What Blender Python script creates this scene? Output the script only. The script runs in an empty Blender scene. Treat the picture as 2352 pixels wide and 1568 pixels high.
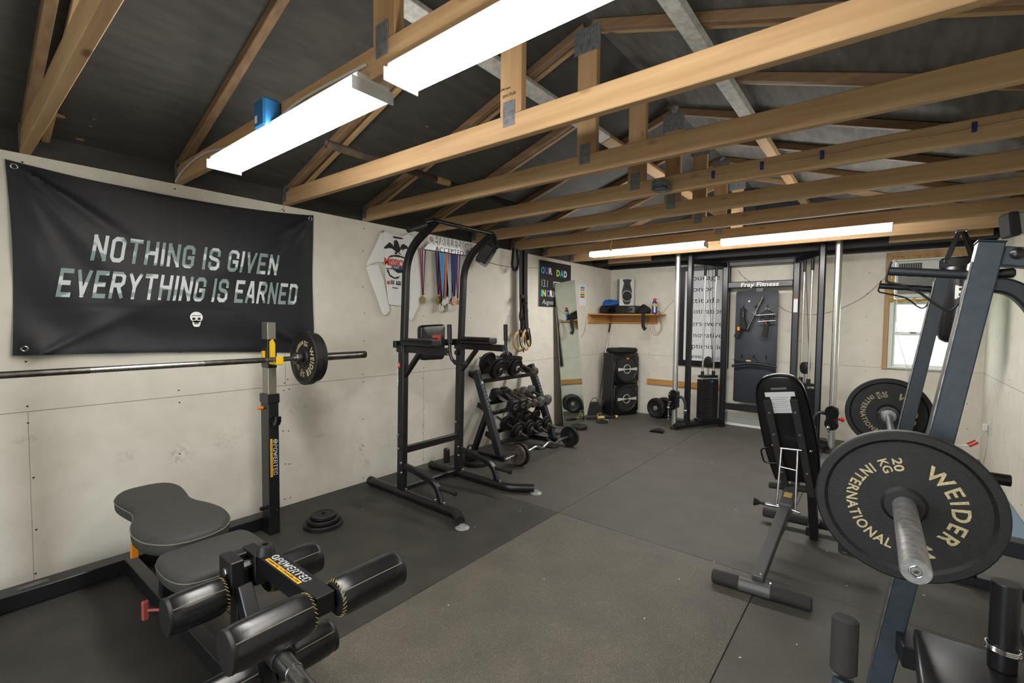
import bpy, bmesh, math, random
from mathutils import Vector, Matrix
random.seed(7)
V = Vector
PI = math.pi
scene = bpy.context.scene
COL = scene.collection

# ------------------------------------------------------------------ camera
F_PX, YAW, PITCH, ROLL, CAM_Z = 1062.8, math.radians(38.842), math.radians(-2.541), math.radians(0.5533), 1.2914
fwd = V((-math.sin(YAW) * math.cos(PITCH), math.cos(YAW) * math.cos(PITCH), math.sin(PITCH)))
r0 = V((math.cos(YAW), math.sin(YAW), 0)); u0 = r0.cross(fwd)
CR = r0 * math.cos(ROLL) + u0 * math.sin(ROLL)
CU = -r0 * math.sin(ROLL) + u0 * math.cos(ROLL)
EYE = V((0, 0, CAM_Z))
cam_d = bpy.data.cameras.new('camera'); cam = bpy.data.objects.new('camera', cam_d); COL.objects.link(cam)
cam_d.sensor_width = 36.0; cam_d.lens = 36.0 * F_PX / 2352.0; cam_d.clip_start = 0.02
m = Matrix.Identity(4)
for i in range(3):
    m[i][0] = CR[i]; m[i][1] = CU[i]; m[i][2] = -fwd[i]; m[i][3] = EYE[i]
cam.matrix_world = m
scene.camera = cam
# ------------------------------------------------------------------ world, exposure
vs = scene.view_settings
vs.view_transform = 'Standard'; vs.look = 'None'; vs.gamma = 1.0; vs.exposure = 0.8; vs.use_curve_mapping = False
LAMP, LAMP_REAR = 22.0, 36.0
w = bpy.data.worlds.new('sky'); scene.world = w; w.use_nodes = True
bg = w.node_tree.nodes['Background']; bg.inputs[0].default_value = (0.88, 0.95, 1.0, 1); bg.inputs[1].default_value = 4.5
sun_d = bpy.data.lights.new('sun', 'SUN'); sun_d.energy = 3.0; sun_d.angle = 0.05
sun = bpy.data.objects.new('sun', sun_d); COL.objects.link(sun); sun.location = (2, 12, 9); sun.rotation_euler = (math.radians(-32), math.radians(20), 0)

# ------------------------------------------------------------------ measuring: a photo point lying on a known wall, floor or plane
def ray(px, py):
    return CR * ((px - 1176) / F_PX) - CU * ((py - 784) / F_PX) + fwd
def onX(px, py, x): d = ray(px, py); return EYE + d * (x / d.x)
def onY(px, py, y): d = ray(px, py); return EYE + d * (y / d.y)
def onZ(px, py, z=0.0): d = ray(px, py); return EYE + d * ((z - CAM_Z) / d.z)

# ------------------------------------------------------------------ materials
def lin(c):
    return tuple((v / 255 / 12.92) if v / 255 <= 0.04045 else ((v / 255 + 0.055) / 1.055) ** 2.4 for v in c) + (1.0,)
def nd(nt, t, **kw):
    n = nt.nodes.new(t)
    for k, v in kw.items(): setattr(n, k, v)
    return n
def mat(name, col, rough=0.5, metal=0.0, col2=None, scale=20.0, stretch=(1, 1, 1), bump=0.0, bscale=None, ramp=(0.35, 0.65), detail=4, coat=0.0, spec=0.5, alpha_emit=None, vor=False):
    M = bpy.data.materials.new(name); M.use_nodes = True; nt = M.node_tree
    b = nt.nodes['Principled BSDF']
    b.inputs['Base Color'].default_value = lin(col); b.inputs['Roughness'].default_value = rough; b.inputs['Metallic'].default_value = metal
    b.inputs['Specular IOR Level'].default_value = spec
    if coat: b.inputs['Coat Weight'].default_value = coat; b.inputs['Coat Roughness'].default_value = 0.15
    tc = nd(nt, 'ShaderNodeTexCoord'); mp = nd(nt, 'ShaderNodeMapping'); mp.inputs['Scale'].default_value = stretch
    nt.links.new(tc.outputs['Object'], mp.inputs['Vector'])
    if col2 is not None:
        n = nd(nt, 'ShaderNodeTexNoise'); n.inputs['Scale'].default_value = scale; n.inputs['Detail'].default_value = detail
        nt.links.new(mp.outputs[0], n.inputs['Vector'])
        r = nd(nt, 'ShaderNodeValToRGB'); r.color_ramp.elements[0].position = ramp[0]; r.color_ramp.elements[1].position = ramp[1]
        r.color_ramp.elements[0].color = lin(col); r.color_ramp.elements[1].color = lin(col2)
        nt.links.new(n.outputs['Fac'], r.inputs[0]); nt.links.new(r.outputs[0], b.inputs['Base Color'])
    if bump:
        if vor:
            n2 = nd(nt, 'ShaderNodeTexVoronoi'); n2.inputs['Scale'].default_value = bscale or scale; o = n2.outputs['Distance']
        else:
            n2 = nd(nt, 'ShaderNodeTexNoise'); n2.inputs['Scale'].default_value = bscale or scale; n2.inputs['Detail'].default_value = 3; o = n2.outputs['Fac']
        nt.links.new(mp.outputs[0], n2.inputs['Vector'])
        bp = nd(nt, 'ShaderNodeBump'); bp.inputs['Strength'].default_value = bump; bp.inputs['Distance'].default_value = 0.004
        nt.links.new(o, bp.inputs['Height']); nt.links.new(bp.outputs[0], b.inputs['Normal'])
    return M
def emit(name, col, strength):
    M = bpy.data.materials.new(name); M.use_nodes = True; b = M.node_tree.nodes['Principled BSDF']
    b.inputs['Base Color'].default_value = lin(col); b.inputs['Emission Color'].default_value = lin(col); b.inputs['Emission Strength'].default_value = strength
    return M
def lumber(name, c1, c2, axis):
    st = [14, 14, 14]; st[axis] = 0.8
    M = mat(name, c1, 0.7, 0, c2, 2.2, tuple(st), bump=0.25, bscale=3, ramp=(0.3, 0.7), detail=6)
    nt = M.node_tree; b = nt.nodes['Principled BSDF']; link = b.inputs['Base Color'].links[0]; src = link.from_socket
    tc = nt.nodes['Texture Coordinate']
    vo = nd(nt, 'ShaderNodeTexVoronoi'); mp = nd(nt, 'ShaderNodeMapping'); s = [7, 7, 7]; s[axis] = 3.0; mp.inputs['Scale'].default_value = s
    nt.links.new(tc.outputs['Object'], mp.inputs['Vector']); nt.links.new(mp.outputs[0], vo.inputs['Vector']); vo.inputs['Scale'].default_value = 1.0
    r = nd(nt, 'ShaderNodeValToRGB'); r.color_ramp.elements[0].position = 0.06; r.color_ramp.elements[1].position = 0.13
    r.color_ramp.elements[0].color = (0.25, 0.16, 0.1, 1); r.color_ramp.elements[1].color = (1, 1, 1, 1)
    nt.links.new(vo.outputs['Distance'], r.inputs[0])
    mx = nd(nt, 'ShaderNodeMix', data_type='RGBA', blend_type='MULTIPLY'); mx.inputs['Factor'].default_value = 0.8
    nt.links.new(src, mx.inputs['A']); nt.links.new(r.outputs[0], mx.inputs['B']); nt.links.new(mx.outputs['Result'], b.inputs['Base Color'])
    return M
def rubber_mat(name, c1, rough, metal, c2, scale, **kw):
    m_ = mat(name, c1, rough, metal, c2, scale, **kw)         # crumb rubber: fine light and dark specks over the broad tone
    nt = m_.node_tree; b = nt.nodes['Principled BSDF']; src = b.inputs['Base Color'].links[0].from_socket; tc = nt.nodes['Texture Coordinate']
    if kw.get('vor'):
        n = nd(nt, 'ShaderNodeTexVoronoi'); n.feature = 'DISTANCE_TO_EDGE'; n.inputs['Scale'].default_value = kw['bscale']; out = n.outputs['Distance']; lo, hi, a, c = 0.03, 0.2, 1.6, 0.78
    else:
        n = nd(nt, 'ShaderNodeTexNoise'); n.inputs['Scale'].default_value = 260; n.inputs['Detail'].default_value = 2; out = n.outputs['Fac']; lo, hi, a, c = 0.32, 0.68, 0.82, 1.16
    nt.links.new(tc.outputs['Object'], n.inputs['Vector'])
    r = nd(nt, 'ShaderNodeValToRGB'); r.color_ramp.elements[0].position = lo; r.color_ramp.elements[1].position = hi
    r.color_ramp.elements[0].color = (a, a, a, 1); r.color_ramp.elements[1].color = (c, c, c, 1)
    nt.links.new(out, r.inputs[0])
    mx = nd(nt, 'ShaderNodeMix', data_type='RGBA', blend_type='MULTIPLY'); mx.inputs['Factor'].default_value = 1.0
    nt.links.new(src, mx.inputs['A']); nt.links.new(r.outputs[0], mx.inputs['B']); nt.links.new(mx.outputs['Result'], b.inputs['Base Color'])
    return m_
def add_stains(m_, spots, col):
    nt = m_.node_tree; b = nt.nodes['Principled BSDF']; src = b.inputs['Base Color'].links[0].from_socket; tc = nt.nodes['Texture Coordinate']
    nz = nd(nt, 'ShaderNodeTexNoise'); nz.inputs['Scale'].default_value = 38; nz.inputs['Detail'].default_value = 5
    nt.links.new(tc.outputs['Object'], nz.inputs['Vector']); acc = None
    for (x, y, z), rad, k in spots:
        mp = nd(nt, 'ShaderNodeVectorMath', operation='SUBTRACT'); nt.links.new(tc.outputs['Object'], mp.inputs[0]); mp.inputs[1].default_value = (x, y, z)
        dv = nd(nt, 'ShaderNodeVectorMath', operation='DIVIDE'); nt.links.new(mp.outputs[0], dv.inputs[0]); dv.inputs[1].default_value = (1, rad[0], rad[1])
        ln = nd(nt, 'ShaderNodeVectorMath', operation='LENGTH'); nt.links.new(dv.outputs[0], ln.inputs[0])
        mr = nd(nt, 'ShaderNodeMapRange'); mr.inputs['From Min'].default_value = 0.1; mr.inputs['From Max'].default_value = 1.0; mr.inputs['To Min'].default_value = k; mr.inputs['To Max'].default_value = 0.0
        nt.links.new(ln.outputs['Value'], mr.inputs['Value'])
        if acc is None: acc = mr.outputs[0]
        else:
            ad = nd(nt, 'ShaderNodeMath', operation='ADD'); nt.links.new(acc, ad.inputs[0]); nt.links.new(mr.outputs[0], ad.inputs[1]); acc = ad.outputs[0]
    r = nd(nt, 'ShaderNodeValToRGB'); r.color_ramp.elements[0].position = 0.42; r.color_ramp.elements[1].position = 0.72; nt.links.new(nz.outputs['Fac'], r.inputs[0])
    ml = nd(nt, 'ShaderNodeMath', operation='MULTIPLY', use_clamp=True); nt.links.new(acc, ml.inputs[0]); nt.links.new(r.outputs[0], ml.inputs[1])
    mx = nd(nt, 'ShaderNodeMix', data_type='RGBA'); nt.links.new(ml.outputs[0], mx.inputs['Factor']); nt.links.new(src, mx.inputs['A']); mx.inputs['B'].default_value = lin(col)
    nt.links.new(mx.outputs['Result'], b.inputs['Base Color'])
M = {}
M['lum_x'] = lumber('pine_chord', (192, 160, 118), (168, 134, 94), 0)
M['lum_y'] = lumber('pine_brace', (188, 156, 114), (162, 128, 88), 1)
M['lum_z'] = lumber('pine_post', (186, 154, 114), (162, 128, 90), 2)
M['lum_old'] = lumber('brown_rafter', (140, 112, 82), (110, 86, 62), 0)
M['lum_black'] = lumber('black_painted_chord', (44, 42, 40), (30, 29, 28), 0)
M['white_board'] = mat('whitewashed_board', (222, 222, 218), 0.8, 0, (190, 190, 186), 30, bump=0.2)
M['shelf_wood'] = lumber('shelf_pine', (196, 146, 84), (172, 120, 62), 0)
M['wall'] = mat('wallboard', (221, 216, 203), 0.85, 0, (211, 205, 191), 9, bump=0.12, bscale=260, ramp=(0.3, 0.75))
M['stain'] = mat('wall_scuff', (176, 164, 142), 0.9)
M['nail'] = mat('nail_head', (50, 46, 42), 0.6)
M['seam'] = mat('board_joint', (130, 120, 100), 0.9)
M['roof_r'] = mat('roof_board_lit', (106, 105, 100), 0.85, 0, (86, 85, 82), 5, (5, 1, 3), bump=0.2, bscale=60)  # right slope: paler copy of the roof boards, brighter light painted into the colour
M['roof'] = mat('roof_board_shaded', (74, 73, 69), 0.85, 0, (62, 61, 58), 5, (5, 1, 3), bump=0.2, bscale=60)  # left slope: darker copy, shade painted into the colour; side strips share it
M['gable'] = mat('black_sheeting', (46, 46, 48), 0.45, 0, (30, 30, 32), 4, bump=0.4, bscale=5)
M['mat_dark'] = rubber_mat('smooth_rubber', (47, 46, 42), 0.62, 0, (62, 59, 53), 5, bump=0.25, bscale=220, ramp=(0.35, 0.7), detail=8)
M['mat_mid'] = rubber_mat('grey_rubber', (71, 68, 62), 0.6, 0, (80, 77, 70), 4, bump=0.25, bscale=240, detail=8)
M['mat_peb'] = rubber_mat('pebbled_rubber', (78, 74, 66), 0.62, 0, (88, 83, 74), 5, bump=0.5, bscale=150, detail=8, vor=True)
M['slab'] = mat('concrete_slab', (30, 30, 29), 0.9)
M['black'] = mat('black_powder_coat', (22, 22, 25), 0.34, 0.0, bump=0.1, bscale=400, spec=0.5)
M['black2'] = mat('satin_black_steel', (18, 19, 24), 0.28, 0.0, spec=0.6)
M['slate'] = mat('slate_blue_steel', (58, 68, 77), 0.42, 0.0, (50, 60, 69), 40, bump=0.1, bscale=300)
M['slate_dk'] = mat('dark_slate_steel', (34, 38, 44), 0.42, 0.0)
M['graphite'] = mat('graphite_steel', (92, 92, 92), 0.45, 0.2)
M['iron'] = mat('cast_iron_black', (24, 23, 24), 0.5, 0.0, (17, 17, 17), 60, bump=0.3, bscale=420)
M['rust'] = mat('rusty_iron', (92, 82, 68), 0.7, 0.2, (62, 54, 48), 25, bump=0.4, bscale=60)
M['hexgrey'] = mat('worn_grey_iron', (112, 110, 106), 0.55, 0.3, (88, 86, 82), 30, bump=0.3, bscale=80)
M['chrome'] = mat('chrome', (210, 210, 212), 0.14, 1.0)
M['column'] = mat('satin_chrome_column', (206, 205, 200), 0.3, 0.9)
M['steel'] = mat('brushed_steel', (176, 176, 176), 0.32, 1.0, (140, 140, 140), 40, (1, 8, 1))
M['steel_dk'] = mat('worn_bar_steel', (128, 126, 122), 0.36, 1.0, (98, 95, 90), 30)
M['galv'] = mat('galvanised_plate', (150, 154, 158), 0.5, 0.6, (120, 124, 128), 40)
M['nickel'] = mat('inner_post_steel', (150, 146, 134), 0.35, 0.7)
M['vinyl'] = mat('black_vinyl', (20, 20, 23), 0.27, 0, bump=0.05, bscale=420, spec=0.6)
M['vinyl_m'] = mat('matt_vinyl', (58, 57, 55), 0.6, 0, (51, 50, 48), 60, bump=0.4, bscale=500)
M['rubber'] = mat('black_rubber', (22, 22, 23), 0.5)
M['foam'] = mat('foam_grip', (44, 42, 41), 0.8, bump=0.3, bscale=200)
M['stitch'] = mat('yellow_thread', (190, 170, 90), 0.7)
M['tan_thread'] = mat('tan_thread', (120, 112, 96), 0.7)
M['yellow'] = mat('yellow_plastic', (228, 184, 30), 0.5)
M['orange'] = mat('orange_plastic', (224, 132, 26), 0.5)
M['label_or'] = mat('orange_label', (240, 172, 30), 0.5)
M['redpl'] = mat('red_plastic', (150, 66, 58), 0.5)
M['red'] = mat('red_print', (200, 60, 44), 0.6)
M['white'] = mat('white_print', (240, 240, 238), 0.6)
M['offwhite'] = mat('white_paint', (214, 218, 212), 0.55)
M['cream'] = mat('cream_lettering', (204, 190, 150), 0.7, 0, (170, 155, 118), 200)
M['greylet'] = mat('grey_lettering', (120, 118, 112), 0.7)
M['flag'] = mat('black_flag_cloth', (20, 21, 28), 0.56, 0, bump=0.15, bscale=600)
M['camo'] = mat('camo_lettering', (134, 152, 150), 0.7, 0, (206, 212, 212), 5, (1, 1, 2.5), ramp=(0.49, 0.52), detail=1)
M['shirt'] = mat('white_cotton', (232, 231, 228), 0.9, bump=0.15, bscale=150)
M['ink'] = mat('black_ink', (30, 29, 32), 0.8)
M['blueink'] = mat('blue_ink', (38, 78, 146), 0.8)
M['strap'] = mat('black_webbing', (22, 22, 24), 0.75, bump=0.3, bscale=300)
M['ringwood'] = mat('birch_ring', (206, 176, 128), 0.5, 0, (190, 158, 108), 20)
M['mirror'] = mat('mirror_glass', (215, 225, 218), 0.035, 1.0)
M['brownboard'] = mat('brown_backing', (84, 74, 60), 0.8)
M['paper'] = mat('white_paper', (226, 228, 230), 0.8)
M['silver'] = mat('silver_plastic', (150, 150, 146), 0.4, 0.3)
M['silver_lt'] = mat('pale_silver_plastic', (196, 198, 190), 0.45, 0.1)
M['silver_dk'] = mat('silver_cone', (58, 58, 60), 0.4, 0.4)
M['sleeve'] = mat('worn_sleeve_steel', (176, 176, 176), 0.42, 0.75, (140, 140, 138), 60)
M['print_grey'] = mat('grey_print', (186, 188, 190), 0.6)
M['grille'] = mat('speaker_grille', (40, 40, 42), 0.8, bump=0.6, bscale=400)
M['charcoal'] = mat('charcoal_plastic', (32, 32, 34), 0.5, 0)
M['gloss'] = mat('gloss_black_plastic', (20, 20, 22), 0.15)
M['bluecloth'] = mat('blue_cloth', (40, 92, 168), 0.85, bump=0.4, bscale=60)
M['blackcloth'] = mat('black_cloth', (24, 24, 26), 0.85, bump=0.5, bscale=60)
M['can_blue'] = mat('blue_can', (30, 60, 150), 0.35)
M['can_yellow'] = mat('yellow_can_print', (232, 214, 40), 0.4)
M['can_red'] = mat('red_cap', (204, 40, 44), 0.4)
M['wire'] = mat('brown_wire', (120, 62, 50), 0.6)
M['wire_blk'] = mat('black_wire', (24, 24, 26), 0.5)
M['tan_cable'] = mat('tan_cable', (176, 152, 118), 0.6)
M['whitecord'] = mat('white_cord', (222, 222, 218), 0.5)
M['panel'] = mat('grey_backboard', (44, 48, 57), 0.5, 0, (38, 42, 51), 8, bump=0.15, bscale=200)
M['ac'] = mat('ac_plastic', (206, 208, 200), 0.6)
M['acdark'] = mat('ac_recess', (70, 66, 60), 0.8)
M['spray'] = mat('spray_foam', (206, 168, 84), 0.8, 0, (164, 122, 52), 30, bump=0.8, bscale=60)
M['bluebox'] = mat('blue_box', (36, 104, 158), 0.5)
M['chalkbd'] = mat('chalk_black', (34, 34, 36), 0.8, 0, (40, 40, 42), 12)
M['gold'] = mat('gold_medal', (128, 116, 66), 0.55, 0.4)
M['bronze'] = mat('bronze_medal', (190, 142, 108), 0.55, 0.3)
M['medsilver'] = mat('silver_medal', (150, 150, 146), 0.4, 0.7)
M['rb_navy'] = mat('navy_ribbon', (40, 48, 112), 0.7); M['rb_red'] = mat('red_ribbon', (150, 40, 44), 0.7); M['rb_white'] = mat('white_ribbon', (205, 205, 210), 0.7)
M['rb_sky'] = mat('sky_ribbon', (80, 160, 210), 0.7); M['rb_orange'] = mat('orange_ribbon', (214, 110, 70), 0.7); M['rb_grey'] = mat('grey_ribbon', (110, 118, 132), 0.7)
M['cyan'] = mat('cyan_letter', (70, 180, 220), 0.7); M['purple'] = mat('purple_letter', (120, 90, 190), 0.7); M['lime'] = mat('lime_letter', (190, 220, 90), 0.7)
M['green'] = mat('green_print', (70, 150, 70), 0.7); M['blue_pr'] = mat('blue_print', (60, 130, 200), 0.7); M['salmon'] = mat('salmon_print', (226, 130, 110), 0.7)
M['conduit'] = mat('weathered_pipe', (96, 78, 64), 0.7, 0, (66, 58, 52), 20)
M['pipe_blk'] = mat('black_pipe', (30, 29, 30), 0.6)
M['bluemat'] = mat('blue_grey_foam', (110, 132, 146), 0.8)
M['tape'] = mat('tan_tape', (206, 176, 110), 0.6)
M['stain_floor'] = mat('grey_sucker_cup', (140, 142, 142), 0.3, alpha_emit=None)
M['bounce_ground'] = mat('grey_bounce_ground', (150, 146, 138), 0.9)  # unseen ground outside the front opening, made grey to keep bounced daylight neutral
M['grass'] = mat('lawn', (120, 160, 90), 0.9, 0, (170, 190, 140), 2)
M['lens'] = emit('lit_diffuser', (255, 251, 244), LAMP)
M['lens_rear'] = emit('lit_diffuser_rear', (255, 252, 248), LAMP_REAR)
M['fixture'] = mat('fixture_enamel', (196, 198, 196), 0.5)
G = bpy.data.materials.new('window_glass'); G.use_nodes = True
_b = G.node_tree.nodes['Principled BSDF']; _b.inputs['Transmission Weight'].default_value = 1.0; _b.inputs['Roughness'].default_value = 0.0; _b.inputs['IOR'].default_value = 1.02; _b.inputs['Base Color'].default_value = (0.96, 1, 0.97, 1)
M['glass'] = G
M['frost'] = bpy.data.materials.new('misted_glass'); M['frost'].use_nodes = True
_b = M['frost'].node_tree.nodes['Principled BSDF']; _b.inputs['Transmission Weight'].default_value = 1.0; _b.inputs['Roughness'].default_value = 0.35; _b.inputs['IOR'].default_value = 1.1; _b.inputs['Base Color'].default_value = (0.9, 0.92, 0.93, 1)

# ------------------------------------------------------------------ mesh building
def basis(d, up=V((0, 0, 1))):
    d = V(d).normalized(); up = V(up)
    s = up.cross(d)
    if s.length < 1e-5: s = V((1, 0, 0)).cross(d)
    s.normalize(); u = d.cross(s).normalized()
    return s, u, d
def catmull(pts, n=6, closed=False):
    pts = [V(p) for p in pts]; L = len(pts); out = []
    for i in range(L if closed else L - 1):
        if closed: a, b, c, d = pts[(i - 1) % L], pts[i], pts[(i + 1) % L], pts[(i + 2) % L]
        else: a, b, c, d = pts[max(i - 1, 0)], pts[i], pts[i + 1], pts[min(i + 2, L - 1)]
        for k in range(n):
            t = k / n
            out.append(0.5 * ((2 * b) + (c - a) * t + (2 * a - 5 * b + 4 * c - d) * t * t + (3 * b - a - 3 * c + d) * t ** 3))
    if not closed: out.append(pts[-1])
    return out
def fillet(pts, r, n=6):
    pts = [V(p) for p in pts]; out = [pts[0]]
    for i in range(1, len(pts) - 1):
        a, b, c = pts[i - 1], pts[i], pts[i + 1]
        rr = min(r, (a - b).length * 0.48, (c - b).length * 0.48)
        p, q = b + (a - b).normalized() * rr, b + (c - b).normalized() * rr
        for k in range(n + 1):
            t = k / n; out.append(p * (1 - t) ** 2 + b * 2 * t * (1 - t) + q * t * t)
    out.append(pts[-1]); return out
class MB:
    def __init__(s): s.v = []; s.f = []; s.mi = []; s.sm = []; s.cur = 0
    def add(s, vs, fs, smooth=False):
        o = len(s.v); s.v += [V(p) for p in vs]
        for k, f in enumerate(fs):
            s.f.append([i + o for i in f]); s.mi.append(s.cur); s.sm.append(smooth if isinstance(smooth, bool) else smooth[k])
        return s
    def slot(s, i): s.cur = i; return s
    def box(s, c, size, b=0.003, ax=None):
        c = V(c); hx, hy, hz = size[0] / 2, size[1] / 2, size[2] / 2; b = min(b, hx * .45, hy * .45, hz * .45)
        ex, ey, ez = ax if ax else (V((1, 0, 0)), V((0, 1, 0)), V((0, 0, 1)))
        P = lambda x, y, z: c + ex * x + ey * y + ez * z
        if b <= 1e-6:
            vs = [P(x * hx, y * hy, z * hz) for z in (-1, 1) for y in (-1, 1) for x in (-1, 1)]
            return s.add(vs, [(0, 2, 3, 1), (4, 5, 7, 6), (0, 1, 5, 4), (2, 6, 7, 3), (0, 4, 6, 2), (1, 3, 7, 5)])
        vs = []; idx = {}
        for x in (-1, 1):
            for y in (-1, 1):
                for z in (-1, 1):
                    for a in range(3):
                        q = [x * (hx - b), y * (hy - b), z * (hz - b)]
                        q[a] = (x, y, z)[a] * (hx, hy, hz)[a]
                        idx[(x, y, z, a)] = len(vs); vs.append(P(*q))
        fs = []
        for a in range(3):
            o1, o2 = (a + 1) % 3, (a + 2) % 3
            for sg in (-1, 1):
                f = []
                for (p, q) in ((-1, -1), (1, -1), (1, 1), (-1, 1)):
                    k = [0, 0, 0]; k[a] = sg; k[o1] = p; k[o2] = q; f.append(idx[(*k, a)])
                fs.append(f if sg > 0 else f[::-1])
            for p in (-1, 1):
                for q in (-1, 1):
                    k0 = [0, 0, 0]; k1 = [0, 0, 0]; k0[a] = -1; k1[a] = 1
                    for k in (k0, k1): k[o1] = p; k[o2] = q
                    f = [idx[(*k0, o1)], idx[(*k1, o1)], idx[(*k1, o2)], idx[(*k0, o2)]]
                    fs.append(f if p * q > 0 else f[::-1])
        for x in (-1, 1):
            for y in (-1, 1):
                for z in (-1, 1):
                    f = [idx[(x, y, z, 0)], idx[(x, y, z, 1)], idx[(x, y, z, 2)]]
                    fs.append(f if x * y * z > 0 else f[::-1])
        return s.add(vs, fs)
    def span(s, lo, hi, b=0.003):
        lo, hi = V(lo), V(hi); return s.box((lo + hi) / 2, [abs(hi[i] - lo[i]) for i in range(3)], b)
    def beam(s, p0, p1, w, h, up=(0, 0, 1), b=0.003):
        p0, p1 = V(p0), V(p1); sd, u, d = basis(p1 - p0, up)
        return s.box((p0 + p1) / 2, (w, h, (p1 - p0).length), b, (sd, u, d))
    def sweep(s, pts, prof, normal=None, smooth=True, caps=True):
        pts = [V(p) for p in pts]; n = len(pts); k = len(prof); vs = []; prev = None
        for i, p in enumerate(pts):
            t = (pts[min(i + 1, n - 1)] - pts[max(i - 1, 0)]).normalized()
            if normal is not None:
                sd = V(normal); sd = (sd - t * sd.dot(t)).normalized()
            elif prev is None:
                sd = basis(t, (0, 0, 1) if abs(t.z) < .95 else (0, 1, 0))[0]
            else:
                sd = (prev - t * prev.dot(t)).normalized()
            prev = sd; u = t.cross(sd)
            vs += [p + sd * a + u * bb for a, bb in prof]
        fs = []
        for i in range(n - 1):
            for j in range(k):
                a, b2 = i * k + j, i * k + (j + 1) % k
                fs.append((a, b2, b2 + k, a + k))
        sm = [smooth] * len(fs)
        if caps: fs += [tuple(range(k))[::-1], tuple(range((n - 1) * k, n * k))]; sm += [False, False]
        return s.add(vs, fs, sm)
    def tube(s, pts, r, seg=14, caps=True):
        return s.sweep(pts, [(r * math.cos(2 * PI * i / seg), r * math.sin(2 * PI * i / seg)) for i in range(seg)], caps=caps)
    def rtube(s, pts, w, h, normal, b=0.006):
        a, c = w / 2, h / 2
        return s.sweep(pts, [(-a + b, -c), (a - b, -c), (a, -c + b), (a, c - b), (a - b, c), (-a + b, c), (-a, c - b), (-a, -c + b)], normal, smooth=False)
    def lathe(s, o, axis, prof, seg=32, sharp=True):
        o = V(o); sd, u, d = basis(axis); vs = []; fs = []; sm = []
        k = 0; rings = []
        for r, t in prof:
            if r < 1e-6: rings.append([len(vs)]); vs.append(o + d * t)
            else:
                rings.append(list(range(len(vs), len(vs) + seg)))
                vs += [o + d * t + (sd * math.cos(2 * PI * i / seg) + u * math.sin(2 * PI * i / seg)) * r for i in range(seg)]
        for A, B in zip(rings[:-1], rings[1:]):
            for i in range(seg):
                j = (i + 1) % seg
                if len(A) == 1 and len(B) == 1: continue
                if len(A) == 1: fs.append((A[0], B[j], B[i]))
                elif len(B) == 1: fs.append((A[i], A[j], B[0]))
                else: fs.append((A[i], A[j], B[j], B[i]))
                sm.append(True)
        return s.add(vs, fs, sm)
    def cyl(s, p0, p1, r, seg=24, r2=None, b=0.0015):
        p0, p1 = V(p0), V(p1); L = (p1 - p0).length; r2 = r if r2 is None else r2; b = min(b, L * .3, r * .3)
        o = len(s.f); s.lathe(p0, p1 - p0, [(0, 0), (r - b, 0), (r, b), (r2, L - b), (r2 - b, L), (0, L)], seg)
        for i in list(range(o, o + 2 * seg)) + list(range(len(s.f) - 2 * seg, len(s.f))): s.sm[i] = False
        return s
    def sph(s, c, r, seg=16, rings=9, sc=(1, 1, 1)):
        c = V(c); prof = []; vs = []; fs = []
        for i in range(rings + 1):
            a = PI * i / rings
            for j in range(seg):
                b = 2 * PI * j / seg
                vs.append(c + V((r * sc[0] * math.sin(a) * math.cos(b), r * sc[1] * math.sin(a) * math.sin(b), r * sc[2] * math.cos(a))))
        for i in range(rings):
            for j in range(seg):
                k = (j + 1) % seg; fs.append((i * seg + j, (i + 1) * seg + j, (i + 1) * seg + k, i * seg + k))
        return s.add(vs, fs, True)
    def torus(s, c, axis, R, r, seg=32, rs=10, a0=0, a1=2 * PI):
        c = V(c); sd, u, d = basis(axis); full = abs(a1 - a0 - 2 * PI) < 1e-6
        pts = [c + (sd * math.cos(a0 + (a1 - a0) * i / seg) + u * math.sin(a0 + (a1 - a0) * i / seg)) * R for i in range(seg + (0 if full else 1))]
        if not full: return s.tube(pts, r, rs)
        vs = []
        for i in range(seg):
            a = 2 * PI * i / seg; e = sd * math.cos(a) + u * math.sin(a)
            vs += [c + e * (R + r * math.cos(2 * PI * j / rs)) + d * r * math.sin(2 * PI * j / rs) for j in range(rs)]
        fs = [(i * rs + j, i * rs + (j + 1) % rs, ((i + 1) % seg) * rs + (j + 1) % rs, ((i + 1) % seg) * rs + j) for i in range(seg) for j in range(rs)]
        return s.add(vs, [f[::-1] for f in fs], True)
    def poly(s, pts2, o, u, v, t=0.002, bevel=0.0):
        o, u, v = V(o), V(u), V(v); wv = u.cross(v); n = len(pts2)
        lo = [o + u * a + v * b for a, b in pts2]; hi = [p + wv * t for p in lo]
        area = sum(pts2[i][0] * pts2[(i + 1) % n][1] - pts2[(i + 1) % n][0] * pts2[i][1] for i in range(n))
        if area < 0: lo.reverse(); hi.reverse()
        return s.add(lo + hi, [tuple(range(n))[::-1], tuple(range(n, 2 * n))] + [(i, (i + 1) % n, n + (i + 1) % n, n + i) for i in range(n)])
    def pad(s, pts2, o, u, v, t, r, steps=4, crown=0.0):
        o, u, v = V(o), V(u), V(v); wv = u.cross(v); P = [V((a, b)) for a, b in pts2]; n = len(P)
        if sum(P[i].x * P[(i + 1) % n].y - P[(i + 1) % n].x * P[i].y for i in range(n)) < 0: P.reverse()
        N = []
        for i in range(n):
            e = (P[(i + 1) % n] - P[i - 1]); N.append(V((e.y, -e.x)).normalized())
        prof = [(r, 0)] + [(r * (1 - math.sin(k * PI / 2 / steps)), r * (1 - math.cos(k * PI / 2 / steps))) for k in range(1, steps + 1)]
        prof = [(r - r * math.sin(k * PI / 2 / steps), r - r * math.cos(k * PI / 2 / steps)) for k in range(steps + 1)]
        prof += [(a, t - b) for a, b in prof[::-1]]
        vs = []
        for ins, h in prof: vs += [o + u * (P[i].x - N[i].x * ins) + v * (P[i].y - N[i].y * ins) + wv * h for i in range(n)]
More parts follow.
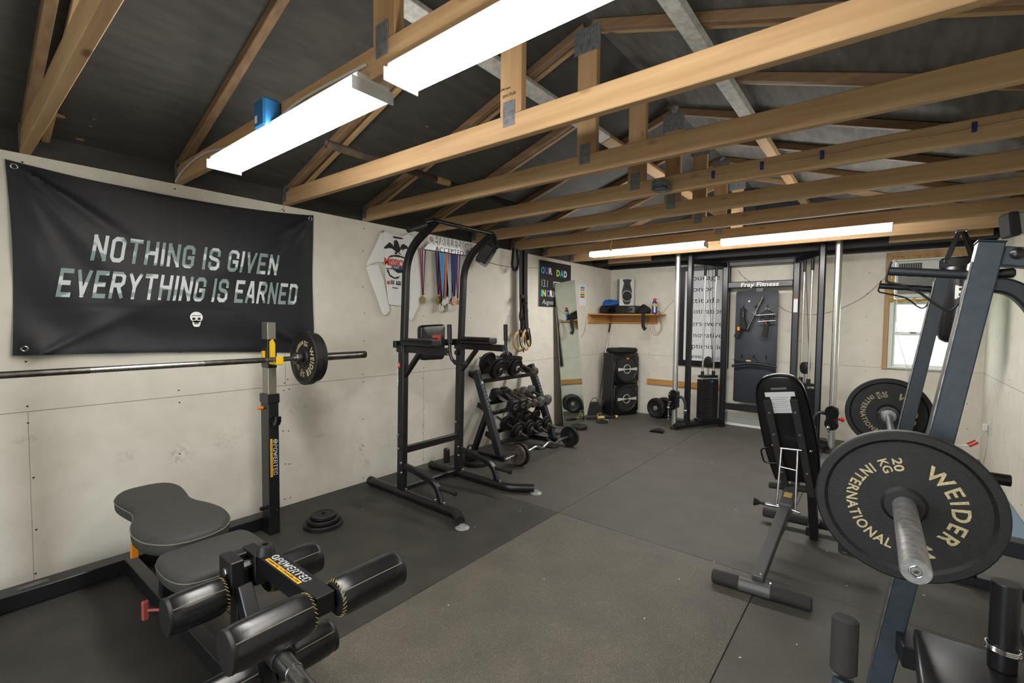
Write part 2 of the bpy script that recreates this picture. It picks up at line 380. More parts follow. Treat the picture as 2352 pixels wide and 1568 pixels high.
        k = len(prof); fs = [(j * n + i, j * n + (i + 1) % n, (j + 1) * n + (i + 1) % n, (j + 1) * n + i) for j in range(k - 1) for i in range(n)]
        sm = [True] * len(fs)
        cx = sum((p.x for p in P)) / n; cy = sum((p.y for p in P)) / n
        c = len(vs); vs.append(o + u * cx + v * cy + wv * (t + crown))
        fs += [((k - 1) * n + i, (k - 1) * n + (i + 1) % n, c) for i in range(n)]; sm += [True] * n
        fs.append(tuple(range(n))[::-1]); sm.append(False)
        return s.add(vs, fs, sm)
    def build(s, name, mats, parent=None, local=False):
        me = bpy.data.meshes.new(name)
        off = V((0, 0, 0))
        if parent is not None and not local: off = root_of(parent).location
        me.from_pydata([p - off for p in s.v], [], s.f); me.polygons.foreach_set('use_smooth', s.sm); me.polygons.foreach_set('material_index', s.mi)
        for q in (mats if isinstance(mats, (list, tuple)) else [mats]): me.materials.append(M[q] if isinstance(q, str) else q)
        me.set_sharp_from_angle(angle=math.radians(38)); me.update()
        o = bpy.data.objects.new(name, me); COL.objects.link(o)
        if parent is not None: o.parent = parent
        return o
def root_of(o):
    while o.parent is not None: o = o.parent
    return o
def tag(o, label=None, cat=None, group=None, kind=None):
    if label: o['label'] = label
    if cat: o['category'] = cat
    if group: o['group'] = group
    if kind: o['kind'] = kind
    return o
def thing(name, label, cat, loc=(0, 0, 0), rot=(0, 0, 0), group=None):
    o = bpy.data.objects.new(name, None); COL.objects.link(o); o.location = loc; o.rotation_euler = rot; o.empty_display_size = 0.05
    return tag(o, label, cat, group)
def solo(mb, name, mats, label, cat, loc=None, group=None):           # a thing that is one mesh, its origin at loc
    o = mb.build(name, mats)
    if loc is not None:
        L = V(loc)
        for q in o.data.vertices: q.co -= L
        o.location = L
    return tag(o, label, cat, group)
def struct(name, mb, mats):
    return tag(mb.build(name, mats), kind='structure')
def rename(o, name): o.name = name; return o
def dup(root, loc, rot=None, label=None, group=None):
    r = root.copy(); COL.objects.link(r); r.location = loc
    if rot is not None: r.rotation_euler = rot
    if label: r['label'] = label
    if group: r['group'] = group
    def kids(src, dst):
        for ch in list(src.children):
            c = ch.copy(); COL.objects.link(c); c.parent = dst; kids(ch, c)
    kids(root, r); return r
def lettering(txt, o, u, v, height, mt, parent, name='lettering', width=None, ext=0.0008, shear=0.0, bold=0.0, align='LEFT', local=False, bend=None, warp=None, space=1.0):
    cu = bpy.data.curves.new(name, 'FONT'); cu.body = txt; cu.size = 1.0; cu.offset = bold; cu.resolution_u = 3; cu.extrude = 0; cu.space_character = space
    ob = bpy.data.objects.new(name, cu); me0 = ob.to_mesh()
    vs = [V(q.co) for q in me0.vertices]; fs = [tuple(p.vertices) for p in me0.polygons]; ob.to_mesh_clear()
    bpy.data.objects.remove(ob); bpy.data.curves.remove(cu)
    x0, x1 = min(q.x for q in vs), max(q.x for q in vs); y0, y1 = min(q.y for q in vs), max(q.y for q in vs)
    cap = 0.72 if any(c.isupper() or c.isdigit() for c in txt) else 0.74
    k = height / cap; kx = k if width is None else width / max(x1 - x0, 1e-6)
    W = (x1 - x0) * kx; sx = 0 if align == 'LEFT' else (-W / 2 if align == 'CENTER' else -W)
    o, u, v = V(o), V(u).normalized(), V(v).normalized(); n = u.cross(v)
    P2 = [((q.x - x0) * kx + sx + shear * q.y * k, q.y * k) for q in vs]
    if bend:                                           # letters standing round a circle: bend = (radius, centre angle, +1 clockwise reading / -1)
        R, a0, sg = bend; Q = []
        for a, b in P2:
            t = a0 - sg * a / R; rr = R + sg * b; Q.append((rr * math.cos(t), rr * math.sin(t)))
        P2 = Q
    pos = lambda a, b, h: o + u * a + v * b + n * (h + (warp(a, b) if warp else 0))
    N = len(vs); mb = MB()
    edges = {}
    for f in fs:
        for i in range(len(f)):
            e = (f[i], f[(i + 1) % len(f)]); edges[e] = 1
    side = [(b, a, a + N, b + N) for a, b in edges if (b, a) not in edges]
    mb.add([pos(a, b, ext) for a, b in P2] + [pos(a, b, 0) for a, b in P2], fs + side)
    return mb.build(name, mt, parent, local)
XA, YA, ZA = V((1, 0, 0)), V((0, 1, 0)), V((0, 0, 1))
LX, BY, RX, FY = -3.183, 6.27, 0.75, -1.5           # left wall, back wall, right wall, front wall
BLOCK = {'N': (.5, [[(0, 0), (0, 1)], [(0, 1), (.5, 0)], [(.5, 0), (.5, 1)]]), 'O': (.5, [[(0, .12), (.12, 0), (.38, 0), (.5, .12), (.5, .88), (.38, 1), (.12, 1), (0, .88), (0, .12)]]),
    'T': (.5, [[(0, 1), (.5, 1)], [(.25, 0), (.25, 1)]]), 'H': (.5, [[(0, 0), (0, 1)], [(.5, 0), (.5, 1)], [(0, .5), (.5, .5)]]), 'I': (.0, [[(0, 0), (0, 1)]]),
    'G': (.5, [[(.5, .74), (.5, .88), (.38, 1), (.12, 1), (0, .88), (0, .12), (.12, 0), (.38, 0), (.5, .12), (.5, .45), (.28, .45)]]),
    'S': (.5, [[(.5, .76), (.5, .88), (.38, 1), (.12, 1), (0, .88), (0, .64), (.1, .54), (.4, .46), (.5, .36), (.5, .12), (.38, 0), (.12, 0), (0, .12), (0, .24)]]),
    'V': (.5, [[(0, 1), (.25, 0), (.5, 1)]]), 'E': (.44, [[(.44, 1), (0, 1), (0, 0), (.44, 0)], [(0, .5), (.36, .5)]]),
    'R': (.5, [[(0, 0), (0, 1), (.38, 1), (.5, .88), (.5, .62), (.38, .5), (0, .5)], [(.26, .5), (.5, 0)]]), 'Y': (.5, [[(0, 1), (.25, .48), (.5, 1)], [(.25, .48), (.25, 0)]]),
    'A': (.5, [[(0, 0), (.2, 1), (.3, 1), (.5, 0)], [(.08, .28), (.42, .28)]]), 'D': (.5, [[(0, 0), (0, 1), (.38, 1), (.5, .88), (.5, .12), (.38, 0), (0, 0)]]),
    'P': (.5, [[(0, 0), (0, 1), (.38, 1), (.5, .88), (.5, .6), (.38, .46), (0, .46)]]), 'W': (.64, [[(0, 1), (.15, 0), (.32, .8), (.49, 0), (.64, 1)]]),
    'C': (.5, [[(.5, .74), (.5, .88), (.38, 1), (.12, 1), (0, .88), (0, .12), (.12, 0), (.38, 0), (.5, .12), (.5, .26)]])}
def block_text(txt, o, u, v, height, width, mt, parent, name='lettering', t=.17, shear=0.0, warp=None, ext=.0006, gap=.13):
    """squared condensed lettering built from strokes"""
    o, u, v = V(o), V(u).normalized(), V(v).normalized(); n = u.cross(v); x = 0; segs = []
    for ch in txt:
        if ch == ' ': x += .34; continue
        wd, lines = BLOCK[ch]
        for L in lines:
            Q = [V((a[0] + x + t / 2, a[1] * (1 - t) + t / 2)) for a in L]; closed = (Q[0] - Q[-1]).length < 1e-6; m_ = len(Q) - 1
            def miter(i):
                if not closed and i in (0, m_): return t * .5
                p, q, r = Q[i - 1] if i > 0 else Q[-2], Q[i], Q[i + 1] if i < m_ else Q[1]
                return min(t * .5, t / 2 * math.tan((q - p).angle(r - q) / 2))
            for i in range(m_): segs.append((Q[i], Q[i + 1], miter(i), miter(i + 1)))
        x += wd + t + gap
    W = x - gap; kx, ky = width / W, height; mb = MB()
    for pa, pb, ea, eb in segs:
        d = pb - pa; L = d.length; d = d / L; s = V((-d.y, d.x)) * t / 2; pa = pa - d * ea; L = L + ea + eb
        st = max(1, int(L / .18)); vs = []
        for i in range(st + 1):
            c = pa + d * L * (i / st)
            for q in (c + s, c - s):
                y = min(max(q.y, 0), 1); p = (q.x * kx + shear * y * ky, y * ky); h = warp(*p) if warp else 0
                vs += [o + u * p[0] + v * p[1] + n * (h + ext), o + u * p[0] + v * p[1] + n * h]
        fs = []
        for i in range(st):
            k = i * 4; fs += [(k, k + 2, k + 6, k + 4), (k, k + 4, k + 5, k + 1), (k + 2, k + 3, k + 7, k + 6)]
        fs += [(0, 1, 3, 2), (st * 4, st * 4 + 2, st * 4 + 3, st * 4 + 1)]
        mb.add(vs, fs)
    return mb.build(name, mt, parent)
# ================================================================== THE SETTING
WT = 2.054
g = MB().span((-14, 6.6, -.5), (16, 40, -.3), 0); struct('ground', g, 'grass'); struct('ground.001', MB().span((-14, -20, -.5), (16, FY - .15, -.13), 0), 'bounce_ground')
def nails(mb, pts, n, r=0.0045):
    for p in pts: mb.cyl(p, V(p) + V(n) * 0.0012, r, 8, b=0)
# left wall: two rows of board, joints, nail heads, scuffs
mb = MB().span((LX - .1, FY, 0), (LX, BY + .1, WT), 0)
mb.slot(1)
mb.span((LX - .001, FY, .8335), (LX + .0006, BY, .8365), 0)
for y in (1.485, 3.92): mb.span((LX - .001, y - .0012, .836), (LX + .0006, y + .0012, WT), 0)
for y in (.26, 2.7, 5.14): mb.span((LX - .001, y - .0008, 0), (LX + .0006, y + .0008, .834), 0)
mb.slot(2); npts = []
for y in (.27, .876, 1.47, 1.5, 2.095, 2.705, 3.314, 3.905, 3.935, 4.53, 5.14, 5.75):
    for z in (.06, .28, .52, .78, .865, 1.1, 1.32, 1.55, 1.8, 2.02):
        npts.append((LX, y + random.uniform(-.012, .012), z + random.uniform(-.03, .03)))
nails(mb, npts, (1, 0, 0))
spots = []
for px, py, ry, rz, k in ((425, 1040, .07, .09, .45), (400, 1050, .05, .09, .4), (830, 1030, .04, .12, .6), (842, 1065, .03, .08, .7), (972, 972, .025, .06, .8), (290, 1045, .06, .04, .5), (800, 1080, .05, .04, .6), (730, 1000, .08, .02, .6), (690, 930, .2, .15, .25), (900, 1010, .25, .2, .25), (520, 1010, .12, .1, .3), (60, 1010, .05, .03, .5)):
    spots.append((tuple(onX(px, py, LX)), (ry, rz), k))
M['wall_l'] = mat('wallboard_left', (221, 216, 203), 0.85, 0, (211, 205, 191), 9, bump=0.12, bscale=260, ramp=(0.3, 0.75)); add_stains(M['wall_l'], spots, (128, 116, 96))
struct('wall_left', mb, ['wall_l', 'seam', 'nail'])
# back wall with the window opening
W0, W1, WB, WTOP = .03, .56, .835, 1.965
mb = MB().span((LX - .1, BY, 0), (W0, BY + .1, WT), 0).span((W1, BY, 0), (RX + .1, BY + .1, WT), 0).span((W0, BY, 0), (W1, BY + .1, WB), 0).span((W0, BY, WTOP), (W1, BY + .1, WT), 0)
mb.slot(1); mb.span((LX, BY - .0006, .8335), (W0, BY + .001, .8365), 0).span((W1, BY - .0006, .8335), (RX, BY + .001, .8365), 0)
mb.span((-1.965, BY - .0006, .836), (-1.9626, BY + .001, WT), 0)
mb.slot(2); npts = []
for x in (-3.1, -2.57, -1.97, -1.36, -.75, -.15, .66):
    for z in (.07, .3, .55, .79, .87, 1.1, 1.35, 1.6, 1.85, 2.02): npts.append((x + random.uniform(-.015, .015), BY, z + random.uniform(-.03, .03)))
nails(mb, npts, (0, -1, 0))
struct('wall_back', mb, ['wall', 'seam', 'nail'])
mb = MB().span((RX, FY, 0), (RX + .1, BY + .1, WT), 0)
mb.slot(1); mb.span((RX - .0006, FY, .8335), (RX + .001, BY, .8365), 0)
mb.slot(2); nails(mb, [(RX, y, z) for y in (.9, 1.5, 2.1, 2.7, 3.3, 3.9, 4.5, 5.1, 5.7) for z in (.1, .4, .78, .88, 1.2, 1.6, 2.0)], (-1, 0, 0))
struct('wall_right', mb, ['wall', 'seam', 'nail'])
DX0, DX1 = -1.5, -.1                                 # opening added in the unseen front wall to let in fill daylight
struct('wall_front', MB().span((LX - .1, FY - .1, 0), (DX0, FY, WT), 0).span((DX1, FY - .1, 0), (RX + .1, FY, WT), 0).span((DX0, FY - .1, 2.0), (DX1, FY, WT), 0), 'wall')
struct('floor', MB().span((LX - .1, FY - .1, -.12), (RX + .1, BY + .1, -.014), 0), 'slab')
# roof: two slopes, the dark strip above the side walls, the black sheeted gable
RIDGE_X, RIDGE_Z, SLOPE = -1.2165, 2.815, .33
def roof_z(x): return RIDGE_Z - SLOPE * abs(x - RIDGE_X)
def slab_roof(x0, x1):
    a, b = V((x0, 0, roof_z(x0))), V((x1, 0, roof_z(x1)))
    vs = [(a.x, FY - .1, a.z), (b.x, FY - .1, b.z), (b.x, BY + .2, b.z), (a.x, BY + .2, a.z)]
    vs = [V(p) for p in vs] + [V(p) + V((0, 0, .03)) for p in vs]
    mb = MB().add(vs, [(0, 1, 2, 3), (4, 7, 6, 5), (0, 4, 5, 1), (1, 5, 6, 2), (2, 6, 7, 3), (3, 7, 4, 0)])
    mb.slot(1)
    for y in (.3, 2.74, 5.18):                       # joints of the boards
        n = 2
    return mb
mbl = slab_roof(LX - .25, RIDGE_X); mbl.slot(1)
for px, py, r in ((184, 320, .012), (216, 273, .005), (208, 290, .004), (980, 290, .006), (1190, 340, .004), (130, 265, .02)):
    d = ray(px, py); t = (RIDGE_Z - SLOPE * (RIDGE_X) * 1.0 - CAM_Z)
    # meeting point of the sight line with the left slope
    tt = (RIDGE_Z + SLOPE * (0 - RIDGE_X) - CAM_Z) / (d.z - SLOPE * d.x); p = EYE + d * tt
    mbl.sph(p - V((0, 0, .001)), r * 1.6, 8, 5, (1, 1, .15))
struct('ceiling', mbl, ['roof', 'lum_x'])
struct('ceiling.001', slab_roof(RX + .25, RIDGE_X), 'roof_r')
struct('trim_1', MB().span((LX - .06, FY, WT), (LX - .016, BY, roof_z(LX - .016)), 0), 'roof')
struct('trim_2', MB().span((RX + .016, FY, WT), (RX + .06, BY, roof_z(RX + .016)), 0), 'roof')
def gable(y, nm):
    xs = [LX - .1, RIDGE_X, RX + .1]
    mb = MB(); vs = [(xs[0], y, WT), (xs[2], y, WT), (xs[2], y, roof_z(xs[2])), (xs[1], y, roof_z(xs[1])), (xs[0], y, roof_z(xs[0]))]
    mb.add([V(q) for q in vs] + [V(q) + V((0, .05, 0)) for q in vs], [(0, 1, 2, 3, 4), (9, 8, 7, 6, 5)] + [(i, i + 5, (i + 1) % 5 + 5, (i + 1) % 5) for i in range(5)])
    return struct(nm, mb, 'gable')
gable(BY - .004, 'trim_3'); gable(FY - .06, 'trim_4')
struct('trim_5', MB().span((-1.545, BY - .012, .005), (-.6, BY - .001, .115), .003), 'offwhite')
# ------------------------------------------------------------------ window with the air conditioner over it
wn = tag(bpy.data.objects.new('window_1', None), kind='structure'); COL.objects.link(wn); wn.location = (.295, BY, WB)
fr = MB()
fr.span((W0, BY - .03, WB), (W0 + .035, BY + .1, WTOP)).span((W1 - .035, BY - .03, WB), (W1, BY + .1, WTOP)).span((W0 + .035, BY - .03, WB), (W1 - .035, BY + .1, WB + .022)).span((W0 + .035, BY - .02, 1.525), (W1 - .035, BY + .1, 1.56)).span((W0 + .035, BY - .02, WTOP - .02), (W1 - .035, BY + .1, WTOP))
fr.build('window_frame', 'offwhite', wn)
sa = MB()
for z0, z1, y in ((WB + .022, 1.205, BY + .02), (1.195, 1.525, BY + .045)):
    a, b = W0 + .035, W1 - .035
    sa.span((a, y, z0), (a + .022, y + .025, z1)).span((b - .022, y, z0), (b, y + .025, z1)).span((a + .022, y, z0), (b - .022, y + .025, z0 + .026)).span((a + .022, y, z1 - .026), (b - .022, y + .025, z1))
s_ = sa.build('sash', 'offwhite', wn)
MB().span((W0 + .057, BY + .03, WB + .048), (W1 - .057, BY + .033, 1.18), 0).build('pane', 'glass', s_)
MB().span((W0 + .057, BY + .056, 1.22), (W1 - .057, BY + .059, 1.5), 0).build('pane', 'frost', s_)
MB().span((.2, BY + .005, 1.205), (.25, BY + .02, 1.215)).span((.22, BY - .008, 1.21), (.228, BY + .008, 1.216)).build('latch', 'black', wn)
mb = MB().span((W0 - .046, BY - .022, .825), (W0 - .002, BY - .001, 2.04)).span((W0 - .002, BY - .022, WTOP + .001), (W1 + .04, BY - .001, 2.045)).span((W1 + .002, BY - .022, .825), (W1 + .04, BY - .001, WTOP))
struct('trim_6', mb, 'lum_z')
ac = thing('air_conditioner', 'white window air conditioner with grey slats set in the upper window opening', 'air conditioner', (.295, BY, 1.565))
mb = MB().span((W0 + .037, BY - .06, 1.565), (W1 - .037, BY + .1, 1.945), .012); mb.build('body', 'ac', ac)
mb = MB().span((W0 + .055, BY - .064, 1.605), (W1 - .16, BY - .061, 1.805), 0); gl = mb.build('grille', 'acdark', ac)
mb = MB()
for k in range(16): mb.span((W0 + .055, BY - .069, 1.61 + k * .0122), (W1 - .16, BY - .064, 1.6155 + k * .0122), 0)
mb.build('slats', 'silver', gl)
MB().span((W1 - .15, BY - .066, 1.63), (W1 - .055, BY - .0605, 1.8)).build('control_panel', 'silver_lt', ac)
mb = MB()
for k in range(10): mb.span((W0 + .06 + k * .018, BY - .066, 1.85), (W0 + .073 + k * .018, BY - .0605, 1.915), 0)
mb.build('top_vent', 'acdark', ac)
def foam_bead(pts, r):
    mb = MB()
    for a, b in zip(pts[:-1], pts[1:]):
        for k in range(3): mb.sph(V(a) + (V(b) - V(a)) * k / 3 + V((random.uniform(-.003, .003), 0, random.uniform(-.004, .004))), r * random.uniform(.45, .95), 8, 6, (1.3, .8, 1.1))
    return mb
solo(foam_bead([(W0 + .0 + .025 * k, BY - .03, 1.985 + .006 * math.sin(k * 1.3)) for k in range(16)], .011), 'foam_bead', 'spray', 'yellow spray foam bead under the top window board', 'sealant', (.2, BY - .03, 1.985))
solo(foam_bead([(W0 + .012 + .02 * math.sin(k * 2.1) * .5, BY - .04, 1.53 + .02 * k) for k in range(17)], .013), 'foam_bead', 'spray', 'yellow spray foam bead up the left side of the air conditioner', 'sealant', (W0, BY - .04, 1.53))
solo(foam_bead([(W0 + .03 + .02 * k, BY - .04, 1.54 + .007 * math.sin(k * 1.7)) for k in range(20)], .014), 'foam_bead', 'spray', 'lumpy yellow spray foam bead below the air conditioner', 'sealant', (.25, BY - .04, 1.54))

# ------------------------------------------------------------------ rubber mats
cols = [(-2.9, -1.679), (-1.676, -.447), (-.444, RX - .003)]
rows = [(-1.06, .767), (.77, 2.597), (2.6, 4.427), (4.43, BY - .003)]
MN = [['smooth dark rubber mat under the weight bench by the left wall', 'pebbled rubber mat at the very front of the middle aisle', 'rubber mat at the front right beneath the leather seat pad'],
      ['smooth dark rubber mat under the pull-up tower and plate stack', 'pebbled brownish rubber mat in the middle foreground', 'grey rubber mat in front of the bench foot tube at right'],
      ['grey rubber mat under the dumbbell rack and curl bar', 'grey rubber mat in the middle aisle left of the incline bench', 'grey rubber mat under the incline bench and barbell rack'],
      ['grey rubber mat in the back left corner under the double subwoofer', 'grey rubber mat in front of the left weight stack at back', 'grey rubber mat in the back right corner under the window']]
MM = [['mat_dark', 'mat_peb', 'mat_mid'], ['mat_dark', 'mat_peb', 'mat_mid'], ['mat_mid', 'mat_mid', 'mat_mid'], ['mat_mid', 'mat_mid', 'mat_mid']]
for r, (y0, y1) in enumerate(rows):
    for c, (x0, x1) in enumerate(cols):
        solo(MB().span((x0, y0, -.014), (x1, y1, 0), .002), 'rubber_mat', MM[r][c], MN[r][c], 'floor mat', ((x0 + x1) / 2, (y0 + y1) / 2, -.014), 'rubber floor mats')
solo(MB().span((LX + .002, -1.06, -.014), (-2.903, 2.597, -.002), .002), 'rubber_strip', 'mat_dark', 'narrow dark rubber strip along the left wall beside the bench and tower', 'floor mat', (-3.04, .8, -.014), 'rubber floor mats')
solo(MB().span((LX + .002, 2.6, -.014), (-2.903, BY - .003, -.002), .002), 'rubber_strip', 'mat_mid', 'narrow rubber strip along the left wall behind the dumbbell rack', 'floor mat', (-3.04, 4.4, -.014), 'rubber floor mats')
crumbs = MB()
for px, py in ((832, 1170), (1090, 1210), (1195, 1175), (1465, 1000), (1640, 1290), (1690, 1170), (1760, 1250), (1900, 1265), (1945, 1345), (1635, 1062), (1610, 1010), (1350, 1060), (2122, 1367), (1030, 1390), (1250, 1330), (1060, 1215), (1560, 1330), (1480, 1420), (1700, 1510), (1830, 1480)):
    p = onZ(px, py); a = random.uniform(0, 3); L = random.uniform(.004, .010)
    crumbs.box(p + V((0, 0, .0015)), (L, .003, .002), 0, (V((math.cos(a), math.sin(a), 0)), V((-math.sin(a), math.cos(a), 0)), ZA))
tag(crumbs.build('floor_debris', 'paper'), 'pale lint flecks scattered over the rubber mats', 'debris', kind='stuff')

# ------------------------------------------------------------------ roof trusses
TY = [.264 + .6096 * i for i in range(10)]
ZR = {0: 2.03, 1: 2.03, 2: 2.012, 3: 2.035, 4: 2.045}
TL = ['roof truss nearest the camera, its pale chord crossing the top left corner', 'roof truss that carries the two big ceiling lights in front', 'pale roof truss just behind the front ceiling lights',
      'third roof truss back, with a grey peak plate near the middle top', 'roof truss with the round metal junction box and stapled cable', 'roof truss right behind the one with the junction box', 'brown roof truss ahead of the rear ceiling lights',
      'roof truss that carries the two rear ceiling lights', 'roof truss just behind the rear ceiling lights', 'black painted roof truss nearest the back wall']
TH = .038
for i, d in enumerate(TY):
    t = thing('roof_truss', TL[i], 'roof truss', (RIDGE_X, d + TH / 2, WT), group='roof trusses')
    zl, zr = WT, ZR.get(i, 2.05)
    mx, mz = ('lum_x', 'lum_z') if i < 9 else ('lum_black', 'lum_black')
    MB().beam((LX - .01, d + TH / 2, zl + .049), (RX + .012, d + TH / 2, zr + .049), TH, .096, b=.003).build('bottom_chord', mx, t)
    for sx in (-1, 1):
        xe = LX - .012 if sx < 0 else RX + .012
        c = .028
        a = V((xe, d + TH / 2, roof_z(xe) - c)); b = V((RIDGE_X + sx * .022, d + TH / 2, roof_z(RIDGE_X + sx * .022) - c))
        MB().beam(a, b, TH, .045, b=.003).build('top_chord', 'lum_old' if i < 9 else 'lum_black', t)
        if i in (0, 2, 3, 4):
            a2 = V((xe - sx * -.02 if False else xe, d + .088, roof_z(xe) - .018)); b2 = V((RIDGE_X + sx * .03, d + .088, roof_z(RIDGE_X + sx * .03) - .018))
            MB().beam(a2, b2, .03, .028, b=.002).build('batten', 'lum_x', t)
    zc = (zl + zr) / 2
    MB().span((RIDGE_X - .055, d + .001, zc + .098), (RIDGE_X + .055, d + TH - .001, RIDGE_Z - .06), .003).build('king_post', mz, t)
    if i < 9:
        gp = MB().span((RIDGE_X - .035, d - .003, zc + .05), (RIDGE_X + .025, d - .0005, zc + .15), .0004)
        for k in range(5):
            for q in range(3): gp.span((RIDGE_X - .03 + k * .011, d - .004, zc + .058 + q * .03), (RIDGE_X - .025 + k * .011, d - .003, zc + .078 + q * .03), 0)
        gp.build('gusset_plate', 'galv', t)
        gp = MB().span((RIDGE_X - .075, d - .003, RIDGE_Z - .17), (RIDGE_X + .075, d - .0005, RIDGE_Z - .045), .0004)
        for k in range(9): gp.span((RIDGE_X - .07 + k * .0165, d - .0045, RIDGE_Z - .165), (RIDGE_X - .064 + k * .0165, d - .003, RIDGE_Z - .05), 0)
        gp.build('gusset_plate', 'galv', t)
        MB().span((LX + .002, d - .003, WT + .02), (LX + .05, d - .0005, WT + .13), .0004).build('gusset_plate', 'galv', t)
    if i == 2:
        lettering('2X4 STUD', (RIDGE_X - .04, d + .0005, zc + .17), XA, ZA, .012, 'ink', t, 'grade_stamp', width=.07)
        lettering('290 mm', (RIDGE_X - .05, d + .0005, zc + .2), XA, ZA, .01, 'ink', t, 'grade_stamp', width=.05)
# long braces nailed under the rafters
def brace(px, py, y, z_under, name, lab, y0, y1, mt):
    p = onY(px, py, y)
    c = V((0, 0, 0))
    # where that sight line meets the underside of the rafters
    d = ray(px, py); best = None
    for k in range(400):
        q = EYE + d * (k * .02)
        if q.z >= roof_z(q.x) - .075: best = q; break
    x, z = best.x, best.z; n = V((SLOPE if x < RIDGE_X else -SLOPE, 0, -1)).normalized()
    return solo(MB().beam((x, y0, z), (x, y1, z), .085, .036, up=n), name, mt, lab, 'roof brace', (x, (y0 + y1) / 2, z))
bl = brace(1240, 218, 2, 0, 'roof_brace', 'white painted brace board under the left roof slope', .2, 3.05, 'white_board')
br = brace(1740, 300, 2, 0, 'roof_brace', 'white painted brace board under the right roof slope', .2, 3.22, 'white_board')
for o_, nm in ((bl, 'unpainted wooden brace board continuing along the left roof slope'), (br, 'unpainted wooden brace board continuing along the right roof slope')):
    x, z = o_.location.x, o_.location.z; n = V((SLOPE if x < RIDGE_X else -SLOPE, 0, -1)).normalized()
    solo(MB().beam((x, 3.06 if x < RIDGE_X else 3.23, z), (x, 5.9, z), .085, .036, up=n), 'roof_brace', 'lum_y', nm, 'roof brace', (x, 4.5, z))
# stored pipes on the trusses
p = onZ(750, 330, 2.183); q = onZ(1005, 410, 2.183)
st = thing('stored_pipe', 'long brown hollow pipe lying across the left side of the trusses', 'pipe', (p.x, 2.0, p.z))
mb = MB(); ax = p.x; mb.tube([(ax, p.y, p.z), (ax, q.y, p.z)], .021, 16, caps=False); mb.tube([(ax, q.y, p.z), (ax, p.y, p.z)], .016, 16, caps=False); mb.build('shaft', 'conduit', st)
q2 = onZ(1035, 420, 2.183); MB().cyl((ax, q.y, p.z), (ax, q2.y, p.z), .022, 16).build('end_tip', 'ringwood', st)
p = onZ(1090, 442, 2.18); q = onZ(1180, 472, 2.18)
solo(MB().cyl((p.x, p.y - .3, p.z), (p.x, q.y, p.z), .021, 16), 'stored_pipe', 'pipe_blk', 'black pipe lying on the trusses behind the brown one', 'pipe', (p.x, p.y, p.z))

# ------------------------------------------------------------------ ceiling lights
def light(x0, x1, y0, y1, zb, zt, lab, grp, lens='lens'):
    t = thing('ceiling_light', lab, 'ceiling light', ((x0 + x1) / 2, (y0 + y1) / 2, zt), group=grp)
    MB().span((x0, y0 + .012, zt - .016), (x1, y1 - .012, zt), .002).build('housing', 'fixture', t)
    for a, b in ((x0, x0 + .006), (x1 - .006, x1)): MB().span((a, y0 - .004, zb - .004), (b, y1 + .004, zt - .0165), .001).build('end_cap', 'fixture', t)
    ym = (y0 + y1) / 2; pr = [(y0 + .014, zt - .017), (y0 + .003, zt - .019), (y0, zt - .024), (y0, zb + .012), (y0 + .012, zb), (y1 - .012, zb), (y1, zb + .012), (y1, zt - .024), (y1 - .003, zt - .019), (y1 - .014, zt - .017)]
    n = len(pr); a, b = x0 + .0065, x1 - .0065
    vs = [(a, y, z) for y, z in pr] + [(b, y, z) for y, z in pr]
    fs = [(i, i + 1, n + i + 1, n + i) for i in range(n - 1)] + [tuple(range(n))[::-1], tuple(range(n, 2 * n))]
    MB().add(vs, [f[::-1] for f in fs]).build('diffuser', lens, t)
    return t
light(-2.506, -1.286, .817, .96, 2.0, 2.053, 'glowing wraparound ceiling light above the black banner', 'front ceiling lights')
light(-1.178, .045, .848, .968, 2.0, 2.053, 'big glowing ceiling light running out of the top of the frame', 'front ceiling lights')
light(-2.53, -1.325, 4.46, 4.58, 2.0, 2.053, 'rear ceiling light at left, above the double subwoofer', 'rear ceiling lights', 'lens_rear')
light(-1.19, .02, 4.46, 4.58, 2.0, 2.053, 'rear ceiling light at right, in front of the cable machine', 'rear ceiling lights', 'lens_rear')
# blue outlet box, junction box, cable runs
p = onY(612, 265, TY[1] - .04)
bb = thing('outlet_box', 'blue plastic electrical box on the front light truss', 'electrical box', (p.x, TY[1] - .04, p.z))
MB().span((p.x - .045, TY[1] - .07, p.z - .055), (p.x + .045, TY[1] - .003, p.z + .055), .008).build('box', 'bluebox', bb)
MB().span((p.x - .03, TY[1] - .0715, p.z - .035), (p.x - .012, TY[1] - .07, p.z - .008), 0).build('sticker', 'paper', bb)
p = onY(1522, 430, TY[4] - .03)
jb = thing('junction_box', 'round grey metal junction box on a ceiling joist', 'electrical box', (p.x, TY[4], p.z))
MB().lathe((p.x, TY[4] - .055, p.z + .02), (0, -.25, -1), [(0, 0), (.05, 0), (.052, .004), (.052, .036), (.047, .036), (.046, .006), (0, .005)], 24).build('box', 'galv', jb)
MB().span((p.x - .03, TY[4] - .07, p.z - .016), (p.x + .028, TY[4] - .06, p.z - .01)).cyl((p.x + .02, TY[4] - .06, p.z + .01), (p.x + .02, TY[4] - .06, p.z - .015), .006, 8).build('bracket', 'steel', jb)
def cable(name, lab, pts, r, mt, n=6):
    P = catmull(pts, n); return solo(MB().tube(P, r, 8), name, mt, lab, 'cable', P[0])
y = TY[4] - .006
c1 = thing('ceiling_cable', 'pale cable stapled along the joist right of the junction box', 'cable', (p.x, y, 2.1))
MB().tube(catmull([(p.x + .05, y, p.z + .02)] + [(p.x + .05 + k * .13, y, 2.1 + .004 * math.sin(k * 1.9)) for k in range(1, 14)], 4), .0045, 8).build('cable', 'tan_cable', c1)
for px, py in ((1638, 403), (1750, 382), (1888, 358), (2238, 298)):
    q = onY(px, py, y); MB().span((q.x - .008, y - .007, 2.085), (q.x + .008, y + .006, 2.125), .002).build('cable_clip', 'rb_navy', c1)
y = TY[1] - .006
